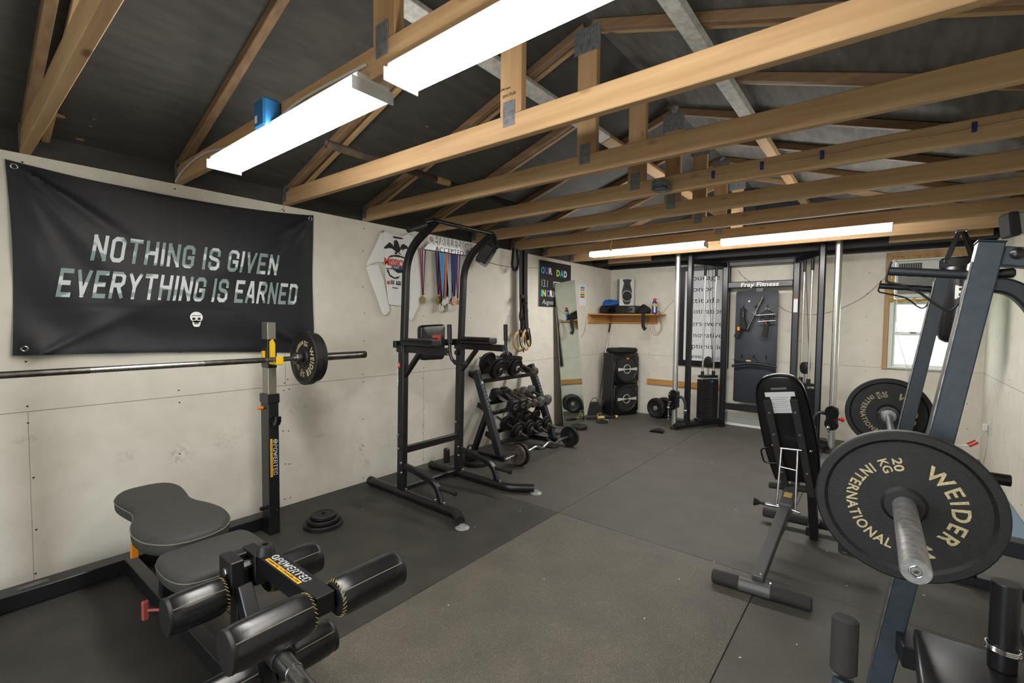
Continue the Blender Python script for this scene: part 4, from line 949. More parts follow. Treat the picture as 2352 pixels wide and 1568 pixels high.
# ================================================================== PULL-UP AND DIP TOWER
tw = thing('pull_up_tower', 'black pull-up and dip tower standing before the left wall', 'pull-up tower', (-2.55, 2.39, 0))
PX = -2.712
for yy, s_ in ((2.10, -1), (2.675, 1)):
    MB().rtube([(PX, yy, .066), (PX + .02, yy, 1.09)], .052, .062, YA).build('post', 'black', tw)
    P = fillet([(PX + .018, yy, 1.0), (PX + .058, yy, 1.775), (PX + .36, yy, 1.95)], .26, 12)
    MB().rtube(P, .042, .05, YA).build('upper_post', 'black', tw)
    MB().box((PX + .01, yy, 1.085), (.066, .066, .05)).cyl((PX + .01, yy - .045 * s_ * -1 - .0, 1.03), (PX + .01, yy + .045 * -1, 1.03), .02, 16).build('collar', 'black2', tw)
    # floor tube with its bent end
    if s_ < 0: fp = fillet([(-3.09, yy - .01, .034), (-2.13, yy - .01, .034), (-2.055, yy - .06, .034), (-2.03, yy - .08, .034)], .1, 6)
    else: fp = fillet([(-3.03, yy - .01, .034), (-2.18, yy - .005, .034), (-2.09, yy + .06, .034), (-2.02, yy + .115, .034)], .1, 6)
    MB().tube(fp, .03, 18).build('floor_tube', 'black', tw)
    MB().cyl((-3.10 if s_ < 0 else -3.045, yy - .01, .035), (-3.04 if s_ < 0 else -2.985, yy - .01, .035), .034, 20, b=.006).build('end_cap', 'rubber', tw)
    e = fp[-1]; MB().lathe((e.x + .02, e.y, 0), ZA, [(0, 0), (.045, 0), (.04, .006), (.022, .012), (.018, .02), (0, .02)], 24).build('suction_foot', 'stain_floor', tw)
    # push-up handle: curved brace and grip
    P = fillet([(PX + .02, yy, .232), (-2.56, yy, .222), (-2.335, yy, .175), (-2.285, yy, .06)], .16, 8)
    MB().rtube(P, .036, .042, YA).build('brace', 'black', tw)
    MB().tube([(-2.315, yy, .155), (-2.165, yy, .155)], .0125, 14).cyl((-2.168, yy, .155), (-2.15, yy, .155), .0155, 14).build('push_up_grip', 'rubber', tw)
    # dip arm
    MB().beam((PX - .02, yy, 1.085), (-2.232, yy, 1.085), .034, .05).build('dip_arm', 'black', tw)
    MB().beam((PX + .02, yy, .87), (-2.51, yy, 1.065), .028, .036, up=YA).build('diagonal_brace', 'black', tw)
    MB().pad([(-.16, -.045), (.16, -.045), (.16, .045), (-.16, .045)], (-2.50, yy, 1.112), XA, YA, .05, .014, 3).build('arm_pad', 'vinyl', tw)
    gx = -2.218
    P = fillet([(gx, yy, 1.262), (gx + .006, yy, 1.075), (gx + .035, yy, 1.022), (gx + .15, yy, 1.018)], .05, 8)
    MB().tube(P, .0115, 14).build('grip_bar', 'black2', tw)
    MB().cyl((gx, yy, 1.265), (gx + .004, yy, 1.14), .016, 16, b=.004).build('grip', 'rubber', tw)
    MB().cyl((gx + .155, yy, 1.018), (gx + .05, yy, 1.02), .016, 16, b=.004).build('grip', 'rubber', tw)
    bl_ = MB()
    for (x, z) in ((PX + .0, .46), (PX + .0, .36), (PX + .03, .26), (PX + .035, .19)): bl_.sph((x, yy - .034, z), .011, 10, 6, (1, .5, 1))
    for x in (-2.335, -2.25, PX - .05, PX + .06): bl_.cyl((x, yy - .01, .06), (x, yy - .01, .078), .009, 6)
    bl_.cyl((gx + .004, yy - .016, 1.10), (gx + .004, yy - .02, 1.10), .006, 8).cyl((gx + .004, yy - .016, 1.07), (gx + .004, yy - .02, 1.07), .006, 8)
    bl_.build('bolts', 'steel', tw)
MB().beam((PX + .01, 2.10, .345), (PX + .01, 2.675, .345), .034, .05).build('cross_bar', 'black', tw)
MB().beam((PX + .0, 2.09, .055), (PX - .0, 2.665, .05), .03, .035).build('cross_bar', 'black', tw)
MB().beam((PX - .035, 2.06, 1.115), (PX - .035, 2.72, 1.115), .036, .05).build('cross_bar', 'black', tw)
bx0 = PX + .0
pd = MB().pad([(p.x, p.y) for p in fillet([(2.245, 1.12), (2.245, .995), (2.47, .995), (2.49, 1.0 + .27), (2.245, 1.25), (2.245, 1.12)] if False else [V((2.25, 1.13, 0)), V((2.255, .99, 0)), V((2.49, .985, 0)), V((2.50, 1.262, 0)), V((2.25, 1.252, 0)), V((2.25, 1.131, 0))], .035, 5)], (bx0 - .02, 0, 0), YA, ZA, .055, .016, 3).build('back_pad', 'vinyl', tw)
mb = MB(); px_ = bx0 + .0355
mb.poly([(0, 0), (.085, 0), (.085, -.085), (.055, -.085), (.055, -.022), (0, -.022)], (px_, 2.358, 1.178), YA, ZA, .001).build('logo', 'red', pd)
P0, P1 = V((PX + .345, 2.085, 1.945)), V((PX + .345, 2.69, 1.945)); eL, eR = onX(937, 528, -2.36), onX(1140, 568, -2.22)
MB().tube(fillet([eL, P0 + V((.0, -.02, .01)), P1 + V((0, .02, .01)), eR], .06, 6), .0145, 16).build('pull_up_bar', 'black2', tw)
MB().cyl(eL, eL + (P0 - eL) * .7, .019, 14).build('grip', 'rubber', tw); MB().cyl(eR, eR + (P1 - eR) * .7, .019, 14).build('grip', 'rubber', tw)
lb = MB().span((PX - .012, 2.073 - .0008, .95), (PX + .014, 2.073, .985), 0).build('brand_label', 'red', tw)
lettering('R', (PX - .006, 2.0722, .958), XA, ZA, .02, 'white', tw, width=.014)
lettering('RELIFE', (PX - .004, 2.0722, .82), ZA, -XA, .014, 'white', tw, width=.12)
# ================================================================== FLOODLIGHT box at the wall top, bands and rings
fl = thing('wall_speaker', 'small black and grey box speaker tilted down high on the left wall', 'speaker', (LX + .02, 3.36, 1.95))
c = V((-3.05, 3.37, 1.94)); d = V((.62, .35, -.45)).normalized(); s_, u_, d_ = basis(d)
MB().box(c, (.12, .19, .11), .012, (s_, u_, d_)).build('body', 'charcoal', fl)
MB().box(c + d_ * .056, (.105, .17, .012), .003, (s_, u_, d_)).box(c - u_ * .10, (.10, .02, .10), .005, (s_, u_, d_)).build('front', 'gloss', fl)
MB().box(c - u_ * .10 + d_ * .03, (.11, .026, .06), .006, (s_, u_, d_)).build('lower_trim', 'silver', fl)
MB().box(c + d_ * .0632, (.004, .02, .002), 0, (s_, u_, d_)).build('indicator', 'tape', fl)
MB().beam(c - d_ * .02, (LX, 3.30, 1.99), .03, .012).build('bracket', 'black2', fl)
cable('speaker_wire', 'thin red-brown wire running along the left wall to the speaker', [(LX + .01, 3.40, 1.9), (LX + .008, 3.75, 1.875), (LX + .008, 4.1, 1.885), (LX + .008, 4.43, 1.915)], .002, 'wire')
def strap(pts, w, name, mt, parent, n=YA, th=.003):
    return MB().rtube(catmull(pts, 5), w, th, n, .0008).build(name, mt, parent)
xb = -3.09
bd = thing('resistance_band', 'short black loop band hanging from the rafters by the left wall', 'resistance band', (xb, 3.88, 2.06))
strap([(xb, 3.845, 2.06), (xb, 3.838, 1.97), (xb, 3.83, 1.88), (xb, 3.86, 1.825), (xb, 3.90, 1.835), (xb, 3.925, 1.90), (xb, 3.92, 1.98), (xb, 3.905, 2.06)], .03, 'loop', 'strap', bd, XA, .006)
MB().cyl((xb, 3.86, 1.83), (xb, 3.91, 1.88), .006, 8).build('cross_strap', 'strap', bd)
sb = thing('suspension_strap', 'bundle of long black training straps hanging beside the wooden rings', 'straps', (xb, 4.03, 2.06))
strap([(xb - .01, 4.005, 2.06), (xb - .01, 4.01, 1.7), (xb - .005, 4.02, 1.35), (xb, 4.03, 1.12)], .085, 'strap', 'strap', sb, YA, .008)
strap([(xb + .01, 4.05, 2.06), (xb + .01, 4.055, 1.6), (xb + .01, 4.075, 1.3), (xb + .01, 4.10, 1.08)], .06, 'strap', 'strap', sb, YA, .008)
strap([(xb + .02, 4.02, 1.52), (xb + .025, 3.955, 1.42), (xb + .025, 3.935, 1.34), (xb + .02, 3.965, 1.29), (xb + .02, 4.01, 1.35)], .02, 'strap_loop', 'strap', sb, XA, .006)
strap([(xb + .02, 4.02, 1.30), (xb + .025, 4.0, 1.1), (xb + .025, 4.01, .95)], .018, 'strap_end', 'strap', sb, YA, .004)
MB().box((xb + .03, 3.97, 1.555), (.03, .06, .04), .012).box((xb + .022, 4.04, 1.53), (.03, .05, .09), .01).build('handle', 'foam', sb)
MB().torus((xb + .03, 4.06, 1.43), XA, .012, .003, 16, 6).cyl((xb + .03, 4.06, 1.47), (xb + .03, 4.075, 1.39), .004, 8).build('buckle', 'steel', sb)
for (y, z, R, lab) in ((4.10, 1.06, .105, 'front wooden gymnastic ring hanging over the dumbbell rack'), (4.055, 1.05, .105, 'rear wooden gymnastic ring hanging over the dumbbell rack')):
    g_ = thing('gymnastic_ring', lab, 'gymnastic ring', (xb + (.05 if y > 4.08 else .02), y, z), group='wooden gymnastic rings')
    X_ = xb + (.06 if y > 4.08 else .0); nr = V((1, .25 if y > 4.08 else .0, 0)).normalized(); q = onX(1209 if y > 4.08 else 1194, 780 if y > 4.08 else 783, X_); y, z = q.y, q.z
    MB().torus((X_, y, z), nr, R, .0145, 40, 12).build('ring', 'ringwood', g_)
    n_ = nr
    if lab.startswith('front'): MB().torus((X_, y, z), n_, R, .0152, 8, 12, PI * 1.08, PI * 1.22).build('tape_wrap', 'paper', g_)
    if lab.startswith('front'): strap([(X_ - .005, y - .02, z + R + .25), (X_, y - .015, z + R + .1), (X_ + .016, y - .01, z + R), (X_ + .012, y - .01, z + R - .02)], .02, 'strap', 'strap', g_, YA, .003)
    strap([(X_ + .02, y - .03, z + R + .02), (X_ + .03, y - .03, z - .02), (X_ + .03, y + .01, z - .075), (X_ + .028, y + .045, z - .02), (X_ + .02, y + .02, z + R + .02)], .016, 'strap_tail', 'strap', g_, XA, .003)

# ================================================================== CHALKBOARD POSTER, bar chart sheet, mirror
cb = thing('chalkboard_poster', 'black poster with colourful OUR DAD letters on the left wall', 'poster', (LX, 4.78, 1.47))
MB().span((LX + .001, 4.437, 1.467), (LX + .010, 5.137, 2.012), .001).build('board', 'chalkbd', cb)
MB().span((LX + .001, 4.43, 1.465), (LX + .011, 4.437, 2.014), .001).build('edge', 'silver', cb)
fx = LX + .0105
def cl(ch, y, z, h, w, mt): lettering(ch, (fx, y, z), YA, ZA, h, mt, cb, width=w, bold=.04)
for ch, y, wd, mt in (('O', 4.475, .07, 'cyan'), ('U', 4.555, .07, 'purple'), ('R', 4.635, .07, 'white')): cl(ch, y, 1.86, .075, wd, mt)
for ch, y, wd, mt in (('D', 4.80, .075, 'lime'), ('A', 4.885, .075, 'cyan'), ('D', 4.97, .07, 'white')): cl(ch, y, 1.85, .075, wd, mt)
for ch, y, wd, mt in (('I', 4.476, .02, 'cyan'), ('N', 4.505, .07, 'lime'), ('C', 4.585, .065, 'purple'), ('R', 4.66, .065, 'white'), ('E', 4.735, .06, 'white')): cl(ch, y, 1.59, .075, wd, mt)
lettering('13.1', (fx, 4.49, 1.70), YA, ZA, .09, 'white', cb, width=.12, bold=-.015)
lettering('August', (fx, 4.50, 1.495), YA, V((0, .1, 1)), .06, 'white', cb, width=.24, bold=-.015, shear=.25)
MB().span((fx, 4.735, 1.70), (fx + .001, 4.748, 1.775), 0).span((fx, 4.735, 1.765), (fx + .001, 4.93, 1.777), 0).build('chalk_line', 'white', cb)
bs = thing('bar_sheet', 'white paper sheet with five coloured bars on the left wall', 'paper', (LX, 5.45, 1.5))
MB().span((LX + .0005, 5.365, 1.505), (LX + .0015, 5.55, 1.775), 0).build('sheet', 'paper', bs)
for k, mt in enumerate(('blue_pr', 'salmon', 'can_yellow', 'green', 'red')):
    MB().span((LX + .0016, 5.395, 1.735 - k * .031), (LX + .0021, 5.505, 1.757 - k * .031), 0).build('bar', mt, bs)
A0 = onZ(1295, 979, .003)
mrr = thing('mirror', 'tall frameless mirror leaning against the left wall', 'mirror', (A0.x, A0.y, 0))
P0 = onZ(1295.4, 979.5, .003)
# plane through the bottom left corner, turned slightly towards the room and leaning back
mdir = V((0, 1, 0)); top0 = V((LX + .02, 0, 0))
P3 = onX(1273.7, 652, LX + .028)
nrm = mdir.cross((P3 - P0)).normalized()
def onM(px, py):
    d = ray(px, py); return EYE + d * ((P0 - EYE).dot(nrm) / d.dot(nrm))
P1, P2 = onM(1343, 970), onM(1320, 642)
P1.z = max(P1.z, .003); P1.x = max(P1.x, LX + .012); P2.x = max(P2.x, LX + .012)
if nrm.x < 0: nn = -nrm
else: nn = nrm
q = [P0, P1, P2, P3]
def mslab(mb, q, t0, t1):
    lo = [p - nn * t0 for p in q]; hi = [p - nn * t1 for p in q]
    f = [(0, 1, 2, 3), (7, 6, 5, 4), (0, 4, 5, 1), (1, 5, 6, 2), (2, 6, 7, 3), (3, 7, 4, 0)]
    return mb.add(lo + hi, f)
mslab(MB(), q, 0, .004).build('glass', 'mirror', mrr); mslab(MB(), q, .0045, .012).build('backing', 'brownboard', mrr)

# ================================================================== DUMBBELL RACK
YL, YR = 3.25, 4.13
dr = thing('dumbbell_rack', 'black three-tier dumbbell rack standing by the left wall', 'dumbbell rack', (-2.9, 3.7, 0))
def px_at(z): return -3.06 + .407 * (.81 - z)
for yy in (YL, YR):
    MB().beam((px_at(.81), yy, .81), (px_at(.03), yy, .03), .055, .07, up=XA).build('post', 'slate_dk', dr)
    MB().beam((px_at(.42) - .02, yy, .40), (-3.08, yy, .026), .045, .05, up=XA).build('rear_leg', 'black', dr)
    MB().span((-3.10, yy - .03, .0), (px_at(0) + .06, yy + .03, .04)).build('foot', 'black', dr)
    mb = MB()
    for k in range(7):
        z = .66 - k * .033; mb.box((px_at(z) + .036, yy, z), (.004, .007, .014), 0)
    mb.cyl((px_at(.70) + .03, yy, .70), (px_at(.70) + .042, yy, .70), .014, 14)
    mb.build('decal', 'white', dr)
for z, nm in ((.725, 0), (.43, 1), (.165, 2)):
    x = px_at(z)
    MB().beam((x + .03, YL + .028, z - .015), (x + .03, YR - .028, z - .015), .035, .035).build('shelf_rail', 'black', dr)
    MB().beam((x - .13, YL + .028, z + .045), (x - .13, YR - .028, z + .045), .035, .035).build('shelf_rail', 'black', dr)
    for yy in (YL + .03, YR - .03): MB().beam((x + .05, yy, z - .03), (x - .16, yy, z + .045), .012, .05).build('shelf_bracket', 'black', dr)
TILT = math.atan2(.06, .16)
def dumb_root(lab, x, y, z, grp, name='dumbbell', yaw=0):
    return thing(name, lab, 'dumbbell', (x, y, z), (0, TILT, yaw), grp)
def adj(lab, x, y, z, Rb, Rf, L, grp, nb=2, yaw=0, starcol='chrome'):
    t = dumb_root(lab, x, y, z, grp, yaw=yaw)
    MB().cyl((-L / 2, 0, 0), (L / 2, 0, 0), .0125, 14).build('handle', 'steel_dk', t, True)
    for s_ in (-1, 1):
        p = .055; Rs = Rb if s_ < 0 else Rf
        for k in range(nb):
            R = Rs - .018 * k; MB().lathe((s_ * (p + .012), 0, 0), (s_, 0, 0), plate_mesh(R, .022, .016, .014, .004, .0135), 32).build('plate', 'iron', t, True); p += .0235
        mb = MB().cyl((s_ * p, 0, 0), (s_ * (p + .018), 0, 0), .018, 14)
        for k in range(6): a = k * PI / 3; mb.box((s_ * (p + .009), math.cos(a) * .02, math.sin(a) * .02), (.014, .012, .012), .003)
        mb.build('star_collar', starcol, t, True)
    return t
def hexd(lab, x, y, z, hw, L, mt, grp, yaw=0):
    t = dumb_root(lab, x, y, z, grp, 'hex_dumbbell', yaw)
    MB().lathe((-L / 2 + .02, 0, 0), XA, [(.0125, 0), (.0165, (L - .04) / 2), (.0125, L - .04)], 16).build('handle', 'steel_dk' if mt == 'hexgrey' else 'rust', t, True)
    for s_ in (-1, 1):
        a, b = L / 2 - hw * 1.15, L / 2
        o = MB().lathe((0, 0, 0), (s_, 0, 0), [(0, a), (hw * .7, a), (hw, a + .012), (hw, b - .012), (hw * .75, b), (0, b)], 6)
        o.sm = [False] * len(o.sm); o.build('head', mt, t, True)
    return t
GA, GB, GC = 'plate loaded dumbbells on the top shelf', 'dumbbells on the middle shelf', 'plate loaded dumbbells on the bottom shelf'
adj('big plate-loaded dumbbell at the left end of the top rack shelf', -2.99, 3.41, .856, .11, .11, .36, GA, 2)
adj('plate-loaded dumbbell second from left on the top rack shelf', -2.99, 3.68, .853, .106, .106, .38, GA, 2, starcol='silver_lt')
hexd('dark hex dumbbell at the right end of the top rack shelf', -2.97, 3.925, .80, .052, .30, 'rust', GA)
# chrome handled pair with boxy heads
for y, lab in ((3.45, 'chrome-handled dumbbell with boxy black heads at left of middle shelf'), (3.575, 'chrome-handled boxy black dumbbell second on the middle shelf')):
    t = dumb_root(lab, -2.87, y, .52, GB)
    MB().cyl((-.12, 0, 0), (.12, 0, 0), .015, 18).build('handle', 'chrome', t, True)
    for s_ in (-1, 1):
        mb = MB().pad([(-.058, -.045), (-.04, -.06), (.04, -.06), (.058, -.045), (.058, .045), (.04, .06), (-.04, .06), (-.058, .045)], (.08 if s_ > 0 else -.15, 0, 0), YA, ZA, .07, .008, 2)
        o = mb.build('head', 'rubber', t, True)
    MB().torus((.152, 0, .0), XA, .024, .006, 24, 8).build('end_ring', 'hexgrey', t, True)
for y, mt, hw, lab in ((3.69, 'rust', .046, 'small rusty hex dumbbell third on the middle shelf'), (3.79, 'rust', .048, 'rusty hex dumbbell fourth on the middle shelf'), (3.905, 'hexgrey', .057, 'grey hex dumbbell second from the right on the middle shelf'), (4.03, 'hexgrey', .06, 'grey hex dumbbell at the right end of the middle shelf')):
    hexd(lab, -2.87, y, .50, hw, .30, mt, GB)
for y, R, lab in ((3.47, .082, 'plate-loaded dumbbell at the left end of the bottom shelf'), (3.66, .078, 'plate-loaded dumbbell second from left on the bottom shelf'), (3.81, .062, 'smaller plate-loaded dumbbell third on the bottom shelf'), (3.955, .07, 'plate-loaded dumbbell at the right end of the bottom shelf')):
    adj(lab, -2.79, y, .265 if R > .065 else .25, R, R, .40, GC, 2)
# curl bar lying in front of the rack
ez = thing('curl_bar', 'chrome zigzag curl bar with a plate on each end on the floor', 'curl bar', (-2.5, 3.6, .1))
ex, ezz = -2.50, .105
MB().tube(fillet([(ex, 3.03, ezz), (ex, 3.36, ezz), (ex + .02, 3.46, ezz + .03), (ex + .02, 3.55, ezz - .015), (ex + .02, 3.66, ezz + .03), (ex + .02, 3.78, ezz - .015), (ex, 3.87, ezz), (ex, 4.16, ezz)], .04, 5), .0125, 14).build('bar', 'steel', ez)
for y in (3.03, 4.13): MB().cyl((ex, y - .005, ezz), (ex, y + .05, ezz), .0145, 16).build('end_sleeve', 'chrome', ez)
for y, R, t_, mt, lab in ((3.20, .088, .03, 'rust', 'rusty plate on the near end of the curl bar'), (3.235, .104, .026, 'iron', 'black plate inside the rusty one on the curl bar'), (4.07, .105, .035, 'iron', 'black plate on the far end of the curl bar')):
    solo(MB().lathe((ex, y, ezz), YA, plate_mesh(R, t_, .018, .014, .004, .013), 48), 'weight_plate', mt, lab, 'weight plate', (ex, y, ezz), 'plates on the curl bar')
def floorplate(px, py, R, t_, lab, z=0, mt='iron', grp='loose plates on the floor'):
    p = onZ(px, py, 0); return solo(MB().lathe((p.x, p.y, z + t_ / 2), ZA, plate_mesh(R, t_, .018, .014, .004, .013), 40), 'weight_plate', mt, lab, 'weight plate', (p.x, p.y, z), grp)
floorplate(1236, 1028, .08, .018, 'thin plate flat on the floor behind the curl bar, left one'); floorplate(1268, 1025, .075, .016, 'thin plate flat on the floor behind the curl bar, right one')
floorplate(1330, 984, .10, .04, 'thick plate flat on the floor at the foot of the mirror')
for k in range(11):
    z = k * .032; solo(MB().lathe((-3.075, 3.98, z + .015), ZA, plate_mesh(.095 if k < 10 else .085, .03, .02, .015, .004, .016), 40), 'weight_plate', 'iron', ('bottom' if k == 0 else 'second' if k == 1 else 'third' if k == 2 else 'fourth' if k == 3 else 'fifth' if k == 4 else 'sixth' if k == 5 else 'seventh' if k == 6 else 'eighth' if k == 7 else 'ninth' if k == 8 else 'tenth' if k == 9 else 'topmost') + ' plate of the black pile behind the right end of the dumbbell rack', 'weight plate', (-3.075, 3.98, z), 'plates piled behind the rack')
p = onZ(1275, 990, .03); solo(MB().lathe((p.x, p.y, .03), ZA, plate_mesh(.07, .03, .02, .015, .004, .016), 32), 'weight_plate', 'hexgrey', 'small grey plate on the floor in front of the mirror', 'weight plate', (p.x, p.y, 0), 'loose plates on the floor')
p = onZ(1252, 1006, .03)
hb = thing('spare_handle', 'spare rusty dumbbell handle on the floor under the rack', 'dumbbell handle', (p.x, p.y, .02))
MB().cyl((p.x - .1, p.y + .1, .02), (p.x + .12, p.y - .06, .02), .0135, 12).build('bar', 'rust', hb); MB().cyl((p.x + .06, p.y - .02, .02), (p.x + .10, p.y - .047, .02), .019, 10).build('collar', 'rust', hb)
# odds and ends on the floor behind the tower
p = onZ(1098, 1066); lp = solo(MB().lathe((p.x - .03, p.y + .02, .018), ZA, plate_mesh(.135, .034, .03, .02, .006, .026), 44), 'weight_plate', 'iron', 'black plate flat on the floor behind the right tower post', 'weight plate', (p.x - .03, p.y + .02, 0), 'loose plates on the floor')
kb_ = thing('block_weight', 'dark block-shaped weight on the plate behind the right tower post', 'block_weight', (p.x - .06, p.y - .01, .037))  # a plain dark block; its handle is made up
x, y = p.x - .07, p.y - .01
MB().pad([(-.05, -.04), (.05, -.04), (.05, .04), (-.05, .04)], (x, y, .037), XA, YA, .08, .02, 3).build('body', 'rubber', kb_)
MB().tube(fillet([(x - .02, y - .03, .11), (x - .02, y - .03, .16), (x - .02, y + .03, .16), (x - .02, y + .03, .11)], .025, 5), .01, 10).build('handle', 'rubber', kb_)
solo(MB().span((-3.09, 2.85, 0), (-3.04, 2.90, .13), .01), 'foam_block', 'charcoal', 'small dark block against the wall behind the tower', 'block', (-3.05, 2.86, 0))
# ================================================================== CORNER SHELF and what stands on it
sh_z = 1.405
X0, X1 = LX + .003, -2.335
shf = thing('wall_shelf', 'pine shelf board on a pine rail across the back left corner', 'shelf', (-2.75, 6.15, sh_z))
MB().span((X0, 6.02, sh_z - .02), (X1, BY - .002, sh_z), .002).build('board', 'shelf_wood', shf)
MB().span((X0, BY - .022, sh_z - .135), (-2.46, BY - .002, sh_z - .021), .002).build('rail', 'shelf_wood', shf)
MB().span((LX + .003, 5.60, sh_z - .135), (LX + .022, BY - .024, sh_z - .022), .002).build('side_rail', 'shelf_wood', shf)
MB().span((LX + .003, 5.60, sh_z - .02), (LX + .16, 6.018, sh_z), .002).build('side_board', 'shelf_wood', shf)
rc = thing('stereo_receiver', 'black stereo receiver on the corner shelf', 'receiver', (-2.93, 6.14, sh_z))
MB().span((-3.14, 6.045, sh_z + .008), (-2.685, 6.255, sh_z + .115), .004).build('case', 'charcoal', rc)
mb = MB()
for x in (-3.12, -2.72):
    for y in (6.07, 6.22): mb.cyl((x, y, sh_z), (x, y, sh_z + .008), .012, 12)
mb.build('foot', 'rubber', rc)
MB().span((-3.125, 6.041, sh_z + .02), (-2.70, 6.045, sh_z + .105), .001).build('front_panel', 'gloss', rc)
MB().cyl((-2.76, 6.041, sh_z + .06), (-2.76, 6.025, sh_z + .06), .02, 20).build('dial', 'charcoal', rc)
spk = thing('bookshelf_speaker', 'silver speaker with dark round woofer on top of the receiver', 'speaker', (-2.85, 6.15, 1.52))
sa_ = math.radians(43); fu = V((math.cos(sa_), math.sin(sa_), 0)); fn = V((math.sin(sa_), -math.cos(sa_), 0)); SW, SH = .21, .375
B0 = V((-2.845, 6.10, 1.5215)); FA = (fu, -fn, ZA)
MB().box(B0 - fn * .066 + ZA * SH / 2, (SW, .108, SH), .005, FA).build('cabinet', 'silver', spk)
MB().box(B0 - fn * .006 + ZA * SH / 2, (SW, .012, SH), .005, FA).build('front', 'silver_lt', spk)
out = catmull([(-.06, .365, 0), (.06, .365, 0), (.045, .32, 0), (.055, .27, 0), (.07, .21, 0), (.074, .13, 0), (.05, .05, 0), (.03, .02, 0), (-.03, .02, 0), (-.05, .05, 0), (-.074, .13, 0), (-.07, .21, 0), (-.055, .27, 0), (-.045, .32, 0)], 3, True)
MB().poly([(p.x, p.y) for p in out], B0, fu, ZA, .004).build('baffle', 'charcoal', spk)
MB().lathe(B0 + fn * .004 + ZA * .135, fn, [(.066, 0), (.068, .008), (.064, .011), (.05, .009), (0, .011)], 32).build('woofer', 'grille', spk)
MB().torus(B0 + fn * .008 + ZA * .135, fn, .072, .005, 36, 8).build('woofer_ring', 'silver_lt', spk)
MB().lathe(B0 + fn * .004 + ZA * .27, fn, [(.022, 0), (.022, .004), (.012, .002), (0, .006)], 24).build('tweeter', 'grille', spk)
def blob(c, r, sc, name, mt, lab, cat, seed, z0, amp=.25):
    random.seed(seed); mb = MB(); mb.sph((0, 0, 0), 1, 20, 12)
    ph = [(V((random.uniform(-1, 1), random.uniform(-1, 1), random.uniform(-1, 1))).normalized() * random.uniform(2, 6), random.uniform(0, 6)) for _ in range(9)]
    for i, p in enumerate(mb.v):
        k = 1 + amp * sum(math.sin(p.dot(a) + f) for a, f in ph) / 4
        q = V((p.x * sc[0], p.y * sc[1], p.z * sc[2])) * r * k + V(c); q.z = max(q.z, z0 + .001); mb.v[i] = q
    return solo(mb, name, mt, lab, cat, (c[0], c[1], z0))
blob((-3.085, 6.08, sh_z + .155), .11, (1.25, .8, .42), 'cloth_bundle', 'bluecloth', 'crumpled blue cloth lying on the receiver', 'cloth', 3, sh_z + .116, .42)
blob((-3.10, 5.93, sh_z + .05), .09, (.55, 1.0, .6), 'glove_pile', 'blackcloth', 'crumpled black gloves at the left end of the corner shelf', 'gloves', 4, sh_z, .4)
blb = thing('lifting_belt', 'black lifting belt heap at the right end of the shelf with its strap hanging down', 'belt', (-2.58, 6.12, sh_z))
random.seed(11); mb = MB(); mb.sph((0, 0, 0), 1, 20, 12)
ph = [(V((random.uniform(-1, 1), random.uniform(-1, 1), random.uniform(-1, 1))).normalized() * random.uniform(2, 5), random.uniform(0, 6)) for _ in range(8)]
for i, p in enumerate(mb.v):
    k = 1 + .35 * sum(math.sin(p.dot(a) + f) for a, f in ph) / 4; q = V((p.x * .08, p.y * .055, p.z * .075)) * k + V((-2.58, 6.10, sh_z + .05)); q.z = max(q.z, sh_z + .001); mb.v[i] = q
mb.build('belt', 'blackcloth', blb)
strap([(-2.575, 6.05, sh_z + .03), (-2.56, 6.012, sh_z + .006), (-2.555, 6.006, sh_z - .05), (-2.558, 6.006, sh_z - .13), (-2.55, 6.006, sh_z - .18), (-2.52, 6.006, sh_z - .215)], .05, 'hanging_strap', 'strap', blb, XA, .004)
can = thing('spray_can', 'blue and yellow spray can with red cap at the shelf end', 'spray can', (-2.44, 6.10, sh_z))
cx, cy = -2.44, 6.10
MB().lathe((cx, cy, sh_z + .001), ZA, [(0, 0), (.03, 0), (.032, .004), (.032, .15), (.027, .162), (.016, .17), (0, .17)], 28).build('can', 'can_blue', can)
MB().lathe((cx, cy, sh_z + .10), ZA, [(.0323, 0), (.0326, .002), (.0326, .036), (.0323, .038)], 28).build('label_band', 'can_yellow', can)
MB().lathe((cx, cy, sh_z + .168), ZA, [(0, 0), (.019, 0), (.021, .006), (.021, .028), (.016, .04), (0, .042)], 20).cyl((cx, cy, sh_z + .195), (cx + .06, cy - .005, sh_z + .2), .0025, 6).build('cap', 'can_red', can)
lettering('WD-40', (cx - .026, cy - .0330, sh_z + .108), XA, ZA, .02, 'can_blue', can, width=.052, bold=.03)
MB().span((cx + .004, cy - .034, sh_z + .02), (cx + .026, cy - .0325, sh_z + .095), 0).build('back_label', 'paper', can)
wr = thing('speaker_wire', 'coil of brown speaker wire looped over the shelf end', 'wire', (-2.37, 6.01, sh_z))
mb = MB()
for k in range(3):
    o = k * .013; mb.tube(catmull([(-2.37 - o, 6.012 - .002 * k, sh_z + .015), (-2.395 - o, 6.005, sh_z - .07), (-2.40 - o * 2, 6.004, sh_z - .2 - o), (-2.35, 6.002 - .003 * k, sh_z - .25 - o * 1.5), (-2.31 + o, 6.004, sh_z - .18), (-2.335 + o * .5, 6.006, sh_z - .06), (-2.35 + o, 6.01, sh_z + .03), (-2.37 - o, 6.013, sh_z + .015)], 5), .0026, 6)
mb.tube(catmull([(-2.37, 6.02, sh_z + .01), (-2.36, 6.2, sh_z + .02), (-2.33, BY - .006, 1.5), (-2.2, BY - .006, 1.62), (-2.14, BY - .006, 1.7)], 6), .002, 6)
mb.build('wire', 'wire', wr)
